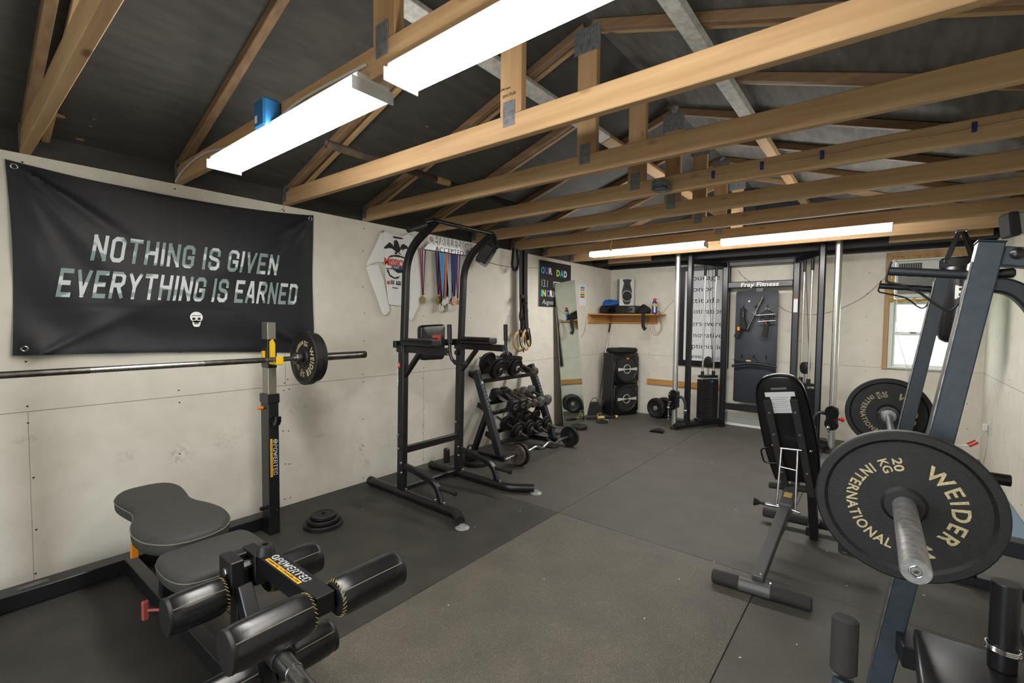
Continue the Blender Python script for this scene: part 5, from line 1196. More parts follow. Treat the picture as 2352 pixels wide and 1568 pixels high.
cable('speaker_wire', 'thin red wire drooping along the back wall behind the cable machine', [(-1.45, BY - .006, 1.95), (-1.38, BY - .006, 1.86), (-1.2, BY - .006, 1.72), (-.95, BY - .006, 1.47), (-.8, BY - .006, 1.41), (-.6, BY - .006, 1.40), (-.42, BY - .006, 1.45), (-.2, BY - .006, 1.58), (-.02, BY - .04, 1.78)], .002, 'wire')
cable('speaker_wire', 'thin red wire dangling under the left end of the shelf', [(LX + .01, 5.62, 1.40), (LX + .008, 5.56, 1.33), (LX + .008, 5.50, 1.15), (LX + .008, 5.42, 1.08)], .002, 'wire')

# ================================================================== DOUBLE SUBWOOFER BOX with cap on top
sw = thing('subwoofer_tower', 'tall black double subwoofer box standing in the back left corner', 'speaker', (-2.75, 5.95, 0))
F0 = onZ(1409, 957, 0); F1 = onZ(1470, 951, 0); F0.z = F1.z = 0
fu = (F1 - F0).normalized(); fn = ZA.cross(fu) * -1     # points to the camera
fn = fu.cross(ZA); Wd = .43; HH = .86; DP = .22
bk = -fn
MB().box(F0 + fu * Wd / 2 + bk * (DP / 2 + .03) + ZA * HH / 2, (Wd, DP, HH), .006, (fu, bk, ZA)).build('cabinet', 'black', sw)
for k, zc in enumerate((.235, .645)):
    ctr = F0 + fu * Wd / 2 + ZA * zc
    mb = MB().pad([(-Wd / 2 + .005, -.16), (-Wd / 2 + .04, -.2), (Wd / 2 - .04, -.2), (Wd / 2 - .005, -.16), (Wd / 2 - .005, .16), (Wd / 2 - .04, .2), (-Wd / 2 + .04, .2), (-Wd / 2 + .005, .16)], ctr + bk * .03, fu, ZA, .03, .012, 3)
    o = mb.build('baffle', 'gloss', sw)
    MB().lathe(ctr + bk * .001, fn, [(.185, 0), (.185, .008), (.165, .012), (.155, .004)], 44).build('surround', 'rubber', o)
    MB().lathe(ctr - bk * .0005, fn, [(.155, .004), (.13, .0035), (.06, .001), (.0, .001)], 44).build('cone', 'silver_dk', o)
    MB().torus(ctr + fn * .004, fn, .058, .005, 36, 8).build('center_ring', 'silver_lt', o)
    mb = MB()
    for s_ in (-1, 1): mb.poly([(s_ * .02, -.007), (s_ * .16, -.022), (s_ * .16, .022), (s_ * .02, .007)], ctr + fn * .012, fu, ZA, .006)
    mb.box(ctr + fn * .014, (.1, .008, .01), .002, (fu, fn, ZA)); mb.build('cross_bar', 'silver_lt', o)
    if k == 1: MB().box(ctr + ZA * .148 + fn * .013, (.035, .003, .022), .0005, (fu, fn, ZA)).build('badge', 'orange', o)
c = F0 + fu * (Wd * .55) + bk * .16
cap_ = MB().pad([(p.x, p.y) for p in catmull([(-.19, -.10, 0), (0, -.13, 0), (.2, -.10, 0), (.23, 0, 0), (.19, .1, 0), (0, .12, 0), (-.18, .1, 0), (-.21, 0, 0)], 4, True)], c + ZA * (HH + .003), fu, bk, .065, .028, 4, .01)
solo(cap_, 'seat_cushion', 'blackcloth', 'black padded cushion lying on top of the double subwoofer', 'cushion', c + ZA * HH)
# poles in the corner, dustpan, roller stick
for k, (a, b, r, lab) in enumerate(((onY(1402, 742, BY - .03), onZ(1357, 946, .0), .008, 'tall steel broom pole leaning in the back left corner'), (onY(1402, 800, BY - .03), onZ(1368, 944, .0), .007, 'shorter steel pole leaning beside the broom pole'), (onY(1407, 792, BY - .05), onZ(1374, 943, 0), .006, 'third steel pole close to the subwoofer box'))):
    a.x = max(a.x, LX + .02); b.x = max(b.x, LX + .025); b.z = .0
    t = thing('pole', lab, 'pole', b, group='poles in the corner')
    MB().cyl(b + V((0, 0, .004)), a, r, 12).build('tube', 'steel', t)
    if k == 0: MB().cyl(a + (b - a).normalized() * .14, a, r * 1.5, 12, b=.004).build('grip', 'rubber', t)
p = onZ(1372, 953, 0)
dp = thing('dustpan', 'black lobby dustpan standing at the foot of the poles', 'dustpan', (p.x, p.y, 0))
dx, dy = V((.45, .89, 0)).normalized(), V((-.89, .45, 0)).normalized()
q_ = p + dy * .02
mb = MB(); w_, h_ = .24, .17
lo = [q_ - dx * w_ / 2, q_ + dx * w_ / 2, q_ + dx * w_ / 2 + dy * .09, q_ - dx * w_ / 2 + dy * .09]; hi = [q_ - dx * .05 + dy * .03 + ZA * h_, q_ + dx * .05 + dy * .03 + ZA * h_, q_ + dx * .05 + dy * .085 + ZA * h_, q_ - dx * .05 + dy * .085 + ZA * h_]
mb.add(lo + hi, [(3, 2, 1, 0), (4, 5, 6, 7), (0, 1, 5, 4), (1, 2, 6, 5), (2, 3, 7, 6), (3, 0, 4, 7)]).build('pan', 'charcoal', dp)
MB().torus(q_ + dy * .055 + ZA * (h_ + .01), dy, .05, .004, 24, 6, 0, PI).build('bail', 'rubber', dp)
a, b = onZ(1346, 960, .03), onZ(1420, 956, .03)
rs = thing('massage_stick', 'black roller stick with tan bands on the floor before the subwoofer', 'roller stick', ((a + b) / 2).to_tuple()[:2] + (0.03,))
MB().cyl(a, b, .0165, 16, b=.004).build('stick', 'rubber', rs)
dv = (b - a)
for t0, t1 in ((.36, .55), (.9, .97)): MB().cyl(a + dv * t0, a + dv * t1, .0185, 16).build('grip_band', 'tape', rs)
MB().tube(catmull([a + dv * .45 + V((0, 0, .02)), a + dv * .5 + V((.0, -.04, .06)), a + dv * .42 + V((0, -.06, .05)), a + dv * .4 + V((.05, -.08, -.018)), a + dv * .7 + V((.06, -.12, -.018)), a + dv * .6 + V((.02, -.05, -.018)), a + dv * .5 + V((.03, -.03, -.018))], 5), .003, 6).build('cord', 'tape', rs)
p = onZ(1383, 970, 0); solo(MB().lathe((p.x, p.y, .012), ZA, plate_mesh(.075, .024, .02, .014, .004, .014), 36), 'weight_plate', 'iron', 'small black plate flat on the floor in front of the roller stick', 'weight plate', (p.x, p.y, 0), 'loose plates on the floor')

# ================================================================== FRAMED SIGN behind the cable machine
sg = thing('framed_sign', 'black framed white sign listing COURAGE HONOR ATTITUDE words on the back wall', 'framed sign', (-1.85, BY - .02, .72))
sx0, sx1, sz0, sz1 = -2.155, -1.525, .72, 2.03
mb = MB(); f_ = .065
mb.span((sx0, BY - .03, sz0), (sx0 + f_, BY - .002, sz1)).span((sx1 - f_ - .03, BY - .03, sz0), (sx1, BY - .002, sz1)).span((sx0 + f_, BY - .03, sz0), (sx1 - f_ - .03, BY - .002, sz0 + .075)).span((sx0 + f_, BY - .03, sz1 - .06), (sx1 - f_ - .03, BY - .002, sz1))
mb.build('frame', 'black2', sg)
MB().span((sx0 + f_, BY - .016, sz0 + .075), (sx1 - f_ - .03, BY - .006, sz1 - .06), 0).build('sheet', 'paper', sg)
for k, (wd, z) in enumerate((('courage', 1.845), ('honor', 1.70), ('attitude', 1.55), ('motivation', 1.41), ('persevere', 1.25), ('innovative', 1.10), ('optimistic', .955))):
    lettering(wd, (sx0 + f_ + .035 + (.01 if len(wd) > 8 else 0), BY - .0165, z), XA, ZA, .072, 'ink', sg, width=.44 if len(wd) > 8 else (.40 if len(wd) > 6 else .33), bold=-.004)
lettering('never', (sx0 + f_ + .06, BY - .0165, .825), XA, ZA, .06, 'ink', sg, width=.21)
lettering('Give Up', (sx0 + f_ + .285, BY - .0165, .815), XA, ZA, .05, 'ink', sg, width=.165, shear=.3, bold=-.01)
solo(MB().span((-2.585, BY - .022, .425), (-1.56, BY - .002, .50), .002), 'wall_rail', 'shelf_wood', 'pine board screwed low on the back wall behind the weight stack', 'board', (-2.1, BY, .425))

# ================================================================== CABLE MACHINE (functional trainer)
ft = thing('cable_machine', 'tall black cable crossover machine standing at the back wall', 'cable machine', (-1.17, 5.9, 0))
CXM = -1.17
for s_ in (-1, 1):
    fx_, rx_ = CXM + s_ * .655, CXM + s_ * .375; fy, ry = 5.65, 6.12
    MB().beam((fx_, fy, .06), (fx_, fy, 2.165), .062, .062, up=YA, b=.012).build('front_upright', 'black2', ft)
    MB().beam((rx_, ry, .0), (rx_, ry, 2.045), .07, .07, up=YA, b=.01).build('rear_upright', 'black2', ft)
    fo = V((fx_ + s_ * .10, fy - .12, .045)); MB().tube([fo, (rx_, ry - .03, .075)], .034, 18).build('base_tube', 'black2', ft)
    MB().span((fo.x - .06, fo.y - .0, .0), (fo.x + .03, fo.y + .06, .03)).build('foot', 'rubber', ft)
    MB().beam((fx_, fy + .02, 2.02), (rx_, ry - .02, 2.0), .05, .06).build('top_beam', 'black2', ft)
    # chrome trolley column just outside
    cx_ = CXM + s_ * .79; cy_ = 5.60
    MB().cyl((cx_, cy_, .05), (cx_, cy_, 2.165), .031, 28).build('chrome_column', 'column', ft)
    MB().beam((cx_, cy_, 2.13), (fx_, fy, 2.13), .04, .04).build('column_bracket', 'black2', ft); MB().beam((cx_, cy_, .09), (fx_, fy, .09), .05, .05).build('column_bracket', 'black2', ft)
    # weight stack with guide rods
    ox, oy = CXM + s_ * .505, 5.93
    du = V((rx_ - fx_, ry - fy, 0)).normalized(); dn = V((-du.y, du.x, 0))
    st_ = MB()
    for k in range(18): st_.box((ox, oy, .135 + k * .0265), (.24, .1, .0245), .002, (du, dn, ZA))
    o = st_.build('weight_stack', 'iron', ft)
    MB().box((ox, oy, .635), (.22, .1, .03), .003, (du, dn, ZA)).build('top_plate', 'black2', ft); MB().box((ox, oy, .10), (.30, .12, .03), .003, (du, dn, ZA)).build('stack_base', 'black2', ft)
    for g_ in (-1, 1):
        gp = V((ox, oy, 0)) + du * g_ * .085
        MB().cyl(gp + ZA * .1, gp + ZA * 2.0, .0105, 16).build('guide_rod', 'column', ft)
        MB().cyl(gp + ZA * .65, gp + ZA * .70, .02, 16).cyl(gp + ZA * 1.86, gp + ZA * 2.0, .016, 14).build('bushing', 'rubber', ft)
    pp = V((ox, oy, .81))
    vdir = V((-pp.x, -pp.y, 0)).normalized(); n_ = (V((vdir.y, -vdir.x, 0)) + vdir * .8).normalized()
    MB().lathe(pp - n_ * .016, n_, [(0, 0), (.06, 0), (.066, .004), (.058, .012), (.058, .02), (.066, .028), (.06, .032), (0, .032)], 32).build('pulley', 'rubber', ft)
    MB().cyl((ox, oy, .65), (ox, oy, .75), .008, 10).build('stack_stem', 'steel', ft)
    mb = MB()
    mb.tube([(ox - .058 * n_.y, oy, .81), (ox - .03, oy, 1.98)], .003, 6).tube([(ox + .05, oy, .81), (ox + .02, oy, 1.98)], .003, 6).build('cable', 'wire_blk', ft)
    mb = MB(); vd = V((-ox, -oy, 0)).normalized()
    fcn = -dn if (-dn).dot(vd) > 0 else dn
    for k in range(18):
        for q in (-.018, .018): mb.box(V((ox, oy, .135 + k * .0265)) + fcn * .0512 + du * q, (.012, .003, .007), 0, (du, fcn, ZA))
    mb.build('weight_marks', 'hexgrey', o)
    if s_ < 0: MB().box(V((ox, oy, .575)) + fcn * .053 + du * .02, (.03, .004, .008), 0, (du, fcn, ZA)).build('selector_pin', 'blue_pr', ft)
    # trolley with pulleys
    tz = .36
    MB().box((cx_, cy_ - .012, tz), (.10, .09, .20), .01).build('trolley', 'black2', ft)
    for dz in (.06, -.06):
        n2 = V((s_ * -.35, -1, 0)).normalized() if s_ > 0 else V((1, -.55, 0)).normalized()
        pc = V((cx_ - s_ * .0, cy_ - .075, tz + dz)); MB().lathe(pc - n2 * .014, n2, [(0, 0), (.056, 0), (.06, .004), (.053, .011), (.053, .017), (.06, .024), (.056, .028), (0, .028)], 28).cyl(pc - n2 * .018, pc + n2 * .018, .01, 12).build('trolley_pulley', 'gloss', ft)
    MB().tube(fillet([(cx_ - s_ * .03, cy_ - .03, tz + .03), (cx_ - s_ * .11, cy_ - .06, tz + .05), (cx_ - s_ * .15, cy_ - .06, tz - .02), (cx_ - s_ * .15, cy_ - .06, tz - .16)], .05, 6), .017, 14).build('trolley_handle', 'slate_dk', ft)
    MB().cyl((cx_ - s_ * .15, cy_ - .06, tz - .1), (cx_ - s_ * .15, cy_ - .06, tz - .115), .019, 14).build('handle_band', 'silver_lt', ft)
    if s_ > 0: MB().cyl((cx_ + .04, cy_ - .02, tz - .01), (cx_ + .075, cy_ - .02, tz - .01), .012, 12).lathe((cx_ + .07, cy_ - .02, tz - .01), XA, [(0, 0), (.02, .004), (.024, .015), (.018, .03), (0, .034)], 18).build('pop_pin', 'can_red', ft)
    hz = tz - .13; hx_ = cx_ - s_ * .02 if s_ > 0 else cx_ - .03
    MB().tube([(hx_, cy_ - .12, tz - .06), (hx_, cy_ - .12, hz)], .006, 8).lathe((hx_, cy_ - .12, tz - .075), -ZA, [(0, 0), (.014, 0), (.02, .012), (.014, .03), (0, .034)], 16).build('cable_stop', 'steel', ft)
    mb = MB()
    for k in range(6): mb.torus((hx_, cy_ - .12, hz - .005 - k * .018), V((1, 0, 0)) if k % 2 else V((0, 1, 0)), .0085, .0026, 12, 6)
    mb.build('chain', 'chrome', ft)
MB().beam((CXM - .345, 6.12, 1.752), (CXM + .345, 6.12, 1.752), .075, .075, b=.008).build('cross_beam', 'black2', ft)
MB().beam((CXM - .345, 6.12, .265), (CXM + .345, 6.12, .265), .075, .075, b=.008).build('cross_beam', 'black2', ft)
MB().beam((CXM - .375, 6.14, 2.01), (CXM + .375, 6.14, 2.01), .06, .05, b=.006).build('top_cross_beam', 'black2', ft)
lettering('Fray Fitness', (CXM, 6.0820, 1.727), XA, ZA, .05, 'white', ft, width=.40, bold=.025, shear=.12, align='CENTER')
mb = MB()
for x in (CXM - .12, CXM + .06):
    mb.cyl((x, 6.12, 1.79), (x, 6.12, 1.80), .009, 8).cyl((x, 6.09, 1.705), (x, 6.09, 1.712), .009, 8)
for x in (CXM - .33,):
    for z in (.34, .2): mb.cyl((x, 6.082, z), (x, 6.076, z), .009, 8)
mb.build('bolts', 'steel', ft)
MB().span((CXM - .04, 6.115, 1.66), (CXM + .04, 6.135, 1.72)).build('panel_bracket', 'black2', ft)
q = [(-.228, -.665), (-.21, -.68), (.21, -.68), (.228, -.665), (.228, .65), (.212, .668), (-.212, .668), (-.228, .65)]
MB().pad([(p.x, p.y) for p in [V((a, b, 0)) for a, b in q]], (CXM - .03, 6.135, 1.01), XA, ZA, .012, .003, 2).build('back_panel', 'panel', ft)
yp = 6.122
for z, xs in ((1.50, (-.14, -.01, .12)), (.90, (-.14, -.01, .12))):
    for x in xs: MB().box((CXM - .03 + x, yp - .003, z), (.016, .006, .05), .002).tube([(CXM - .03 + x, yp - .004, z - .015), (CXM - .03 + x, yp - .03, z - .02), (CXM - .03 + x, yp - .034, z)], .004, 6).build('hook', 'black', ft)
MB().cyl((CXM - .11, yp, 1.555), (CXM - .11, yp - .003, 1.555), .012, 16).build('sticker_dot', 'paper', ft)
MB().span((CXM + .355, 6.0845, 1.42), (CXM + .395, 6.0835, 1.585), 0).build('warning_label', 'paper', ft); MB().span((CXM + .355, 6.0835, 1.57), (CXM + .395, 6.0828, 1.585), 0).build('warning_stripe', 'red', ft)
yy = yp - .045
tr = thing('triceps_strap', 'black triceps strap hung on the left hook of the cable machine panel', 'cable attachment', (CXM - .17, yy, 1.48))
strap([(CXM - .17, yy, 1.475), (CXM - .175, yy, 1.38), (CXM - .17, yy, 1.3), (CXM - .2, yy, 1.22), (CXM - .235, yy, 1.12)], .05, 'strap', 'strap', tr, V((1, 0, .3)), .02)
strap([(CXM - .17, yy - .012, 1.36), (CXM - .155, yy - .012, 1.28), (CXM - .135, yy - .012, 1.22)], .045, 'strap', 'strap', tr, V((1, 0, .4)), .018)
MB().box((CXM - .205, yy - .02, 1.225), (.026, .006, .045), .001).build('badge', 'orange', tr); MB().torus((CXM - .165, yy, 1.44), YA, .016, .0035, 16, 6).cyl((CXM - .16, yy - .014, 1.43), (CXM - .158, yy - .014, 1.34), .004, 8).build('carabiner', 'steel', tr)
bh = thing('straight_pull_bar', 'straight steel pull bar hung slanted on the machine panel', 'cable attachment', (CXM - .03, yy, 1.47))
MB().cyl((CXM - .115, yy, 1.21), (CXM + .045, yy, 1.60), .0125, 14).build('bar', 'steel_dk', bh); MB().torus((CXM - .035, yy - .014, 1.41), YA, .015, .004, 16, 6).build('swivel', 'steel', bh)
rh = thing('row_handle', 'chrome double-grip row handle hung on the right hook of the panel', 'cable attachment', (CXM + .1, yy, 1.47))
cxh = CXM + .095; 
MB().cyl((cxh - .115, yy - .02, 1.385), (cxh + .09, yy - .02, 1.40), .01, 12).build('grip', 'chrome', rh); MB().cyl((cxh - .09, yy - .06, 1.31), (cxh + .10, yy - .06, 1.325), .01, 12).build('grip', 'chrome', rh)
MB().tube([(cxh, yy, 1.45), (cxh - .065, yy - .01, 1.40), (cxh - .06, yy - .04, 1.315)], .006, 8).tube([(cxh, yy, 1.45), (cxh + .065, yy - .01, 1.41), (cxh + .07, yy - .04, 1.325)], .006, 8).build('frame', 'black2', rh)
MB().torus((cxh, yy, 1.455), YA, .016, .0035, 16, 6).build('carabiner', 'steel', rh)
rp = thing('rope_handle', 'short black padded strap hanging below the row handle', 'cable attachment', (cxh - .0, yy, 1.36))
strap([(cxh + .005, yy - .03, 1.385), (cxh, yy - .035, 1.28), (cxh - .015, yy - .035, 1.13)], .05, 'strap', 'strap', rp, V((1, 0, .15)), .02); MB().box((cxh - .005, yy - .0465, 1.295), (.014, .004, .02), .001).build('badge', 'red', rp)
lb_ = thing('lat_bar', 'long curved black lat bar resting on the lower panel hooks', 'cable attachment', (CXM - .03, yy, .83))
P = catmull([(CXM - .265, yy - .02, .765), (CXM - .23, yy - .02, .785), (CXM - .12, yy - .02, .81), (CXM - .03, yy - .02, .815), (CXM + .1, yy - .02, .805), (CXM + .19, yy - .02, .79), (CXM + .20, yy - .02, .785)], 5)
MB().tube(P, .015, 14).build('bar', 'rubber', lb_); MB().poly([(-.04, 0), (.04, 0), (.012, .055), (-.012, .055)], (CXM - .03, yy - .012, .822), XA, ZA, .008).build('eyelet', 'slate_dk', lb_)
MB().cyl((CXM - .255, yy + .01, .845), (CXM - .05, yy + .01, .838), .008, 10).build('rear_bar', 'rubber', lb_); MB().cyl((CXM - .115, yy + .008, .842), (CXM - .06, yy + .008, .84), .0105, 10).build('tape_wrap', 'tape', lb_)
# wheel-like dumbbells behind, ankle strap
p = onZ(1512, 958, 0)
for k, (dx_, dy_, R, lab) in enumerate(((-.01, -.0, .135, 'front round black plate with silver hub standing left of the cable machine'), (.075, .09, .14, 'rear round black plate standing behind the silver-hubbed one'))):
    c = V((p.x + dx_, min(p.y + dy_, 6.2) - .05, R))
    t = thing('bumper_dumbbell', lab, 'weight plate', (c.x, c.y, 0), group='round weights left of the machine')
    n_ = V((-.25, -1, 0)).normalized()
    MB().lathe(c - n_ * .035, n_, [(0, 0), (R - .02, 0), (R - .004, .008), (R, .02), (R, .05), (R - .004, .062), (R - .03, .07), (R - .05, .058), (.045, .056), (0, .056)], 44).build('tire', 'rubber', t)
    if k == 0:
        mb = MB()
        for q in range(5): a = 2 * PI * q / 5; s2, u2, d2 = basis(n_); mb.cyl(c + n_ * .02 + (s2 * math.cos(a) + u2 * math.sin(a)) * .02, c + n_ * .03 + (s2 * math.cos(a) + u2 * math.sin(a)) * .02, .014, 12)
        mb.cyl(c + n_ * .02, c + n_ * .036, .016, 12).build('hub', 'silver', t)
p = onZ(1507, 993, 0)
asx = thing('ankle_strap', 'black ankle cuff lying on the floor before the left column', 'ankle strap', (p.x, p.y, 0))
MB().rtube(catmull([(p.x - .07, p.y, .012), (p.x - .03, p.y - .01, .03), (p.x + .03, p.y, .045), (p.x + .075, p.y + .01, .03), (p.x + .07, p.y + .02, .006), (p.x, p.y + .02, .005), (p.x - .06, p.y + .01, .006)], 5), .055, .01, (0, 1, .2), .003).build('cuff', 'blackcloth', asx)
MB().torus((p.x + .09, p.y, .03), YA, .014, .003, 16, 6).build('ring', 'steel', asx)
# ================================================================== INCLINE BENCH seen from behind
ib = thing('incline_bench', 'black incline bench seen from behind with grey spine tube, right of the aisle', 'weight bench', (-.41, 2.9, 0))
ft_a, ft_b = onZ(1636, 1320, .034), onZ(1866, 1388, .034)
dirf = (ft_b - ft_a).normalized(); mid = ft_a + (ft_b - ft_a) * .465
MB().cyl(ft_a, ft_b, .031, 24, b=.006).build('foot_tube', 'foam', ib)
MB().cyl(mid - dirf * .075, mid + dirf * .06, .0325, 24).build('foot_sleeve', 'graphite', ib)
S0 = mid + V((.0, .02, .03)); S1 = V((-.385, 2.95, .27))
S1 = onY(1806, 1160, 2.95)
MB().beam(S0, S1, .05, .05).build('spine', 'graphite', ib)
S2 = onY(1818, 1125, 3.12)
MB().beam(S1 + (S2 - S1) * -.25, S2 + (S2 - S1) * .6, .062, .062).build('spine_collar', 'graphite', ib)
sd = (S2 - S1).normalized()
MB().box(S1 + sd * .05 + V((0, -.0, .034)), (.04, .05, .002), 0, (XA, sd, XA.cross(sd))).build('sticker', 'tape', ib)
K = S1 + V((-.03, -.02, -.01))
MB().cyl(K, K + V((-.07, -.005, .0)), .011, 14).build('pin_sleeve', 'steel', ib)
MB().lathe(K + V((-.065, -.005, 0)), (-1, 0, 0), [(0, 0), (.008, 0), (.008, .03), (.014, .04), (.024, .062), (0, .064)], 18).build('pull_knob', 'rubber', ib)
MB().sph(mid + V((.012, .03, .055)), .008, 10, 6).cyl(mid + V((.05, .03, .03)), mid + V((.06, .03, .03)), .008, 8).build('bolt', 'steel', ib)
# back pad: frame defined by its top and bottom centre
TOP, BOT = V((-.452, 2.86, 1.0)), V((-.365, 3.10, .375))
vv = (TOP - BOT); Lp = vv.length; vv.normalize(); uu = V((1, .05, 0)); uu = (uu - vv * uu.dot(vv)).normalized(); nn_ = uu.cross(vv)   # nn_ faces the camera
if nn_.y > 0: nn_ = -nn_
O = BOT
def PT(a, b, h=0): return O + uu * a + vv * b - nn_ * h      # h = depth away from the camera
o2 = [(-.09, 0), (.085, -.005), (.108, .02), (.128, .18), (.13, .32), (.128, .44), (.122, Lp - .14), (.108, Lp - .065), (.078, Lp - .02), (.03, Lp - .002), (-.03, Lp - .002), (-.078, Lp - .02), (-.108, Lp - .065), (-.122, Lp - .14), (-.128, .44), (-.13, .32), (-.128, .18), (-.112, .02)]
P = catmull([(a, b, 0) for a, b in o2], 4, True)
wv_ = uu.cross(vv); flip = wv_.dot(nn_) > 0
MB().pad([(p.x, p.y) for p in P], PT(0, 0, .065) if flip else PT(0, 0, .012), uu, vv, .053, .02, 4).build('back_pad', 'vinyl', ib)
MB().pad([(p.x * .96, .012 + p.y * .965) for p in P], PT(0, 0, .0125) if flip else PT(0, 0, .0), uu, vv, .0125, .003, 2).build('back_board', 'black', ib)
MB().tube([PT(p.x * 1.0, p.y * 1.0, .016) for p in P] + [PT(P[0].x, P[0].y, .016)], .0055, 8, False).build('piping', 'gloss', ib)
for a in (-.068, .068):
    MB().beam(PT(a * .95, Lp - .13, -.014), PT(a * .9, -.08, -.014), .036, .026, up=nn_).build('rail', 'foam', ib)
    mb = MB()
    for b in (.08, .33, .47): mb.sph(PT(a * .93, b, -.028), .009, 10, 6)
    mb.build('rivet', 'graphite', ib)
h_ = 0.0006
MB().box(PT(0, Lp - .16, -.001), (.10, .125, .0012), 0, (uu, vv, nn_)).box(PT(0, Lp - .105, -.0013), (.145, .028, .0012), 0, (uu, vv, nn_)).build('paper_label', 'paper', ib)
mb = MB()
for k in range(9): mb.box(PT(-.012 if k % 2 else .0, Lp - .125 - k * .012, -.0019), (.075, .0018, .0006), 0, (uu, vv, nn_))
mb.box(PT(0, Lp - .07, -.001), (.075, .012, .001), 0, (uu, vv, nn_)); mb.build('label_print', 'greylet', ib)
# chrome ladder link
la, lb2 = PT(-.035, .255, -.045), PT(.042, .245, -.045)
fa, fb = onY(1781, 1165, 2.93), onY(1815, 1200, 2.93)
fa, fb = S1 + V((-.045, -.02, -.0)), S1 + V((.045, -.02, -.02))
MB().cyl(la, fa, .0055, 12).cyl(lb2, fb, .0055, 12).cyl(la - uu * .008, lb2 + uu * .02, .0065, 12).cyl(la + (fa - la) * .33, lb2 + (fb - lb2) * .33, .0045, 12).cyl(fa - uu * .0, fb + uu * .02, .006, 12).sph(fb + uu * .02, .009, 10, 6).build('ladder_link', 'chrome', ib)
MB().sph(PT(.098, .22, -.012), .010, 12, 8).sph(PT(-.085, .25, -.012), .008, 12, 8).build('bolt', 'steel', ib)
MB().tube(fillet([PT(-.10, .235, -.004), PT(-.155, .215, -.004), PT(-.15, .125, -.004), PT(-.085, .125, -.004)], .02, 4), .005, 10).build('side_handle', 'black2', ib)
# lower cross tubes and front base
MB().cyl(PT(-.15, -.035, -.0), PT(.30, -.06, -.0), .019, 18).build('pivot_tube', 'foam', ib)
MB().beam((-.30, 3.12, .43), (-.28, 3.2, .03), .045, .045, up=YA).build('front_post', 'black', ib)
MB().cyl((-.58, 3.36, .06), (-.0, 3.40, .06), .03, 20, b=.005).build('front_foot', 'foam', ib)
MB().beam((-.30, 3.2, .06), (-.29, 3.36, .06), .05, .05).build('front_link', 'black', ib)
MB().pad([(-.12, 0), (.12, 0), (.13, .3), (-.13, .3)], (-.30, 3.13, .40), XA, YA, .055, .018, 3).build('seat_pad', 'slate', ib)

# ================================================================== INCLINED BARBELL RACK at the right
br_ = thing('barbell_rack', 'slate blue slanted barbell rack in the right foreground', 'rack', (.1, 2.4, 0))
ny = (1.745, 3.18)
def upright_x(z, near): return (-.03 + .143 * z) if near else (-.034 + .148 * z)
tops = (1.512, 1.565)
for near, yy, zt in ((True, ny[0], tops[0]), (False, ny[1], tops[1])):
    xf = lambda z: upright_x(z, near)
    wx = .052 if near else .056
    dpt = .075
    lean = V((.143, 0, 1)).normalized()
    MB().beam((xf(zt) + wx / 2, yy + dpt / 2, zt), (xf(.01) + wx / 2, yy + dpt / 2, .01), dpt, wx, up=XA, b=.003).build('upright', 'slate', br_)
    za = zt - .05
    MB().beam((xf(za) - .003, yy + .035, za), (xf(.25) - .003, yy + .035, .25), .062, .005, up=XA, b=.001).build('slide_strip', 'steel', br_)
    MB().beam((xf(zt) + wx / 2, yy + dpt / 2, zt + .004), (xf(zt) + wx / 2 - .0006, yy + dpt / 2, zt), dpt + .004, wx + .004, up=XA, b=.001).build('top_cap', 'slate_dk', br_)
    # catch arm with wire guard, square to the upright
    ad = V((-1, 0, .12)).normalized()
    az = 1.43 if near else 1.475; A = V((xf(az), yy + .04, az)); ln = .172 if near else .215; r_ = .0125 if near else .0155
    B = A + ad * ln
    MB().cyl(A + ad * -.0, B, r_, 18).build('catch_arm', 'slate_dk', br_)
    E1 = B + lean * .028; E2 = B - lean * .03
    P = catmull([E1, B + ad * .002, E2, E2 - ad * .03 - ZA * .008, A + ad * .105 - ZA * .055, A + ad * .055 - ZA * .095, A + ad * .03 - ZA * .098, A + ad * .012 - ZA * .06, A + ad * .008 - ZA * .01], 6)
    MB().tube(P, .0034 if near else .0038, 8).build('wire_guard', 'rubber', br_)
    # bar hook behind the plate
    hz = .80; H = V((xf(hz), yy + .037, hz - .02))
    MB().box(H + V((-.045, 0, -.02)), (.1, .03, .014), .003).box(H + V((-.092, 0, .0)), (.012, .03, .05), .003).build('bar_hook', 'black', br_)
    MB().span((xf(0) - .13, yy, .002), (RX - .12, yy + .075, .05)).build('base_rail', 'slate_dk', br_)
    MB().lathe((xf(0) - .10, yy + .037, .0), ZA, [(0, 0), (.035, 0), (.033, .008), (0, .009)], 20).build('leveller', 'silver', br_)
yn = ny[0] + .037
MB().beam((.232, yn, 1.475), (.50, yn, 1.43), .055, .05, up=ZA, b=.003).build('top_bracket', 'slate', br_)
p = onY(2337, 582, ny[0] + .008); MB().lathe((p.x, ny[0] + .0095, p.z), -YA, [(0, -.002), (.015, -.002), (.0145, .004), (.008, .008), (0, .009)], 20).build('bolt', 'black2', br_)
P = fillet([(.175, yn, 1.40), (.255, yn, 1.40), (.31, yn, 1.33), (.335, yn, 1.15), (.42, yn, .6), (.44, yn, .03)], .12, 8)
MB().rtube(P, .05, .04, YA).build('rear_post', 'slate_dk', br_)
MB().cyl((.205, yn, 1.428), (.262, yn, 1.431), .0125, 16, b=.01).build('rubber_tip', 'rubber', br_)
MB().beam((.50, 1.80, .03), (.50, 3.24, .03), .05, .05).build('side_rail', 'slate_dk', br_)
a = onY(2262, 1240, 2.3); MB().beam((.50, 2.35, .05), (.50, 2.35, a.z - .05), .05, .05, up=YA).build('brace_post', 'slate_dk', br_)
MB().beam((.30, 2.35, a.z - .02), (RX - .06, 2.35, a.z - .03), .05, .055).build('rear_brace', 'slate_dk', br_)
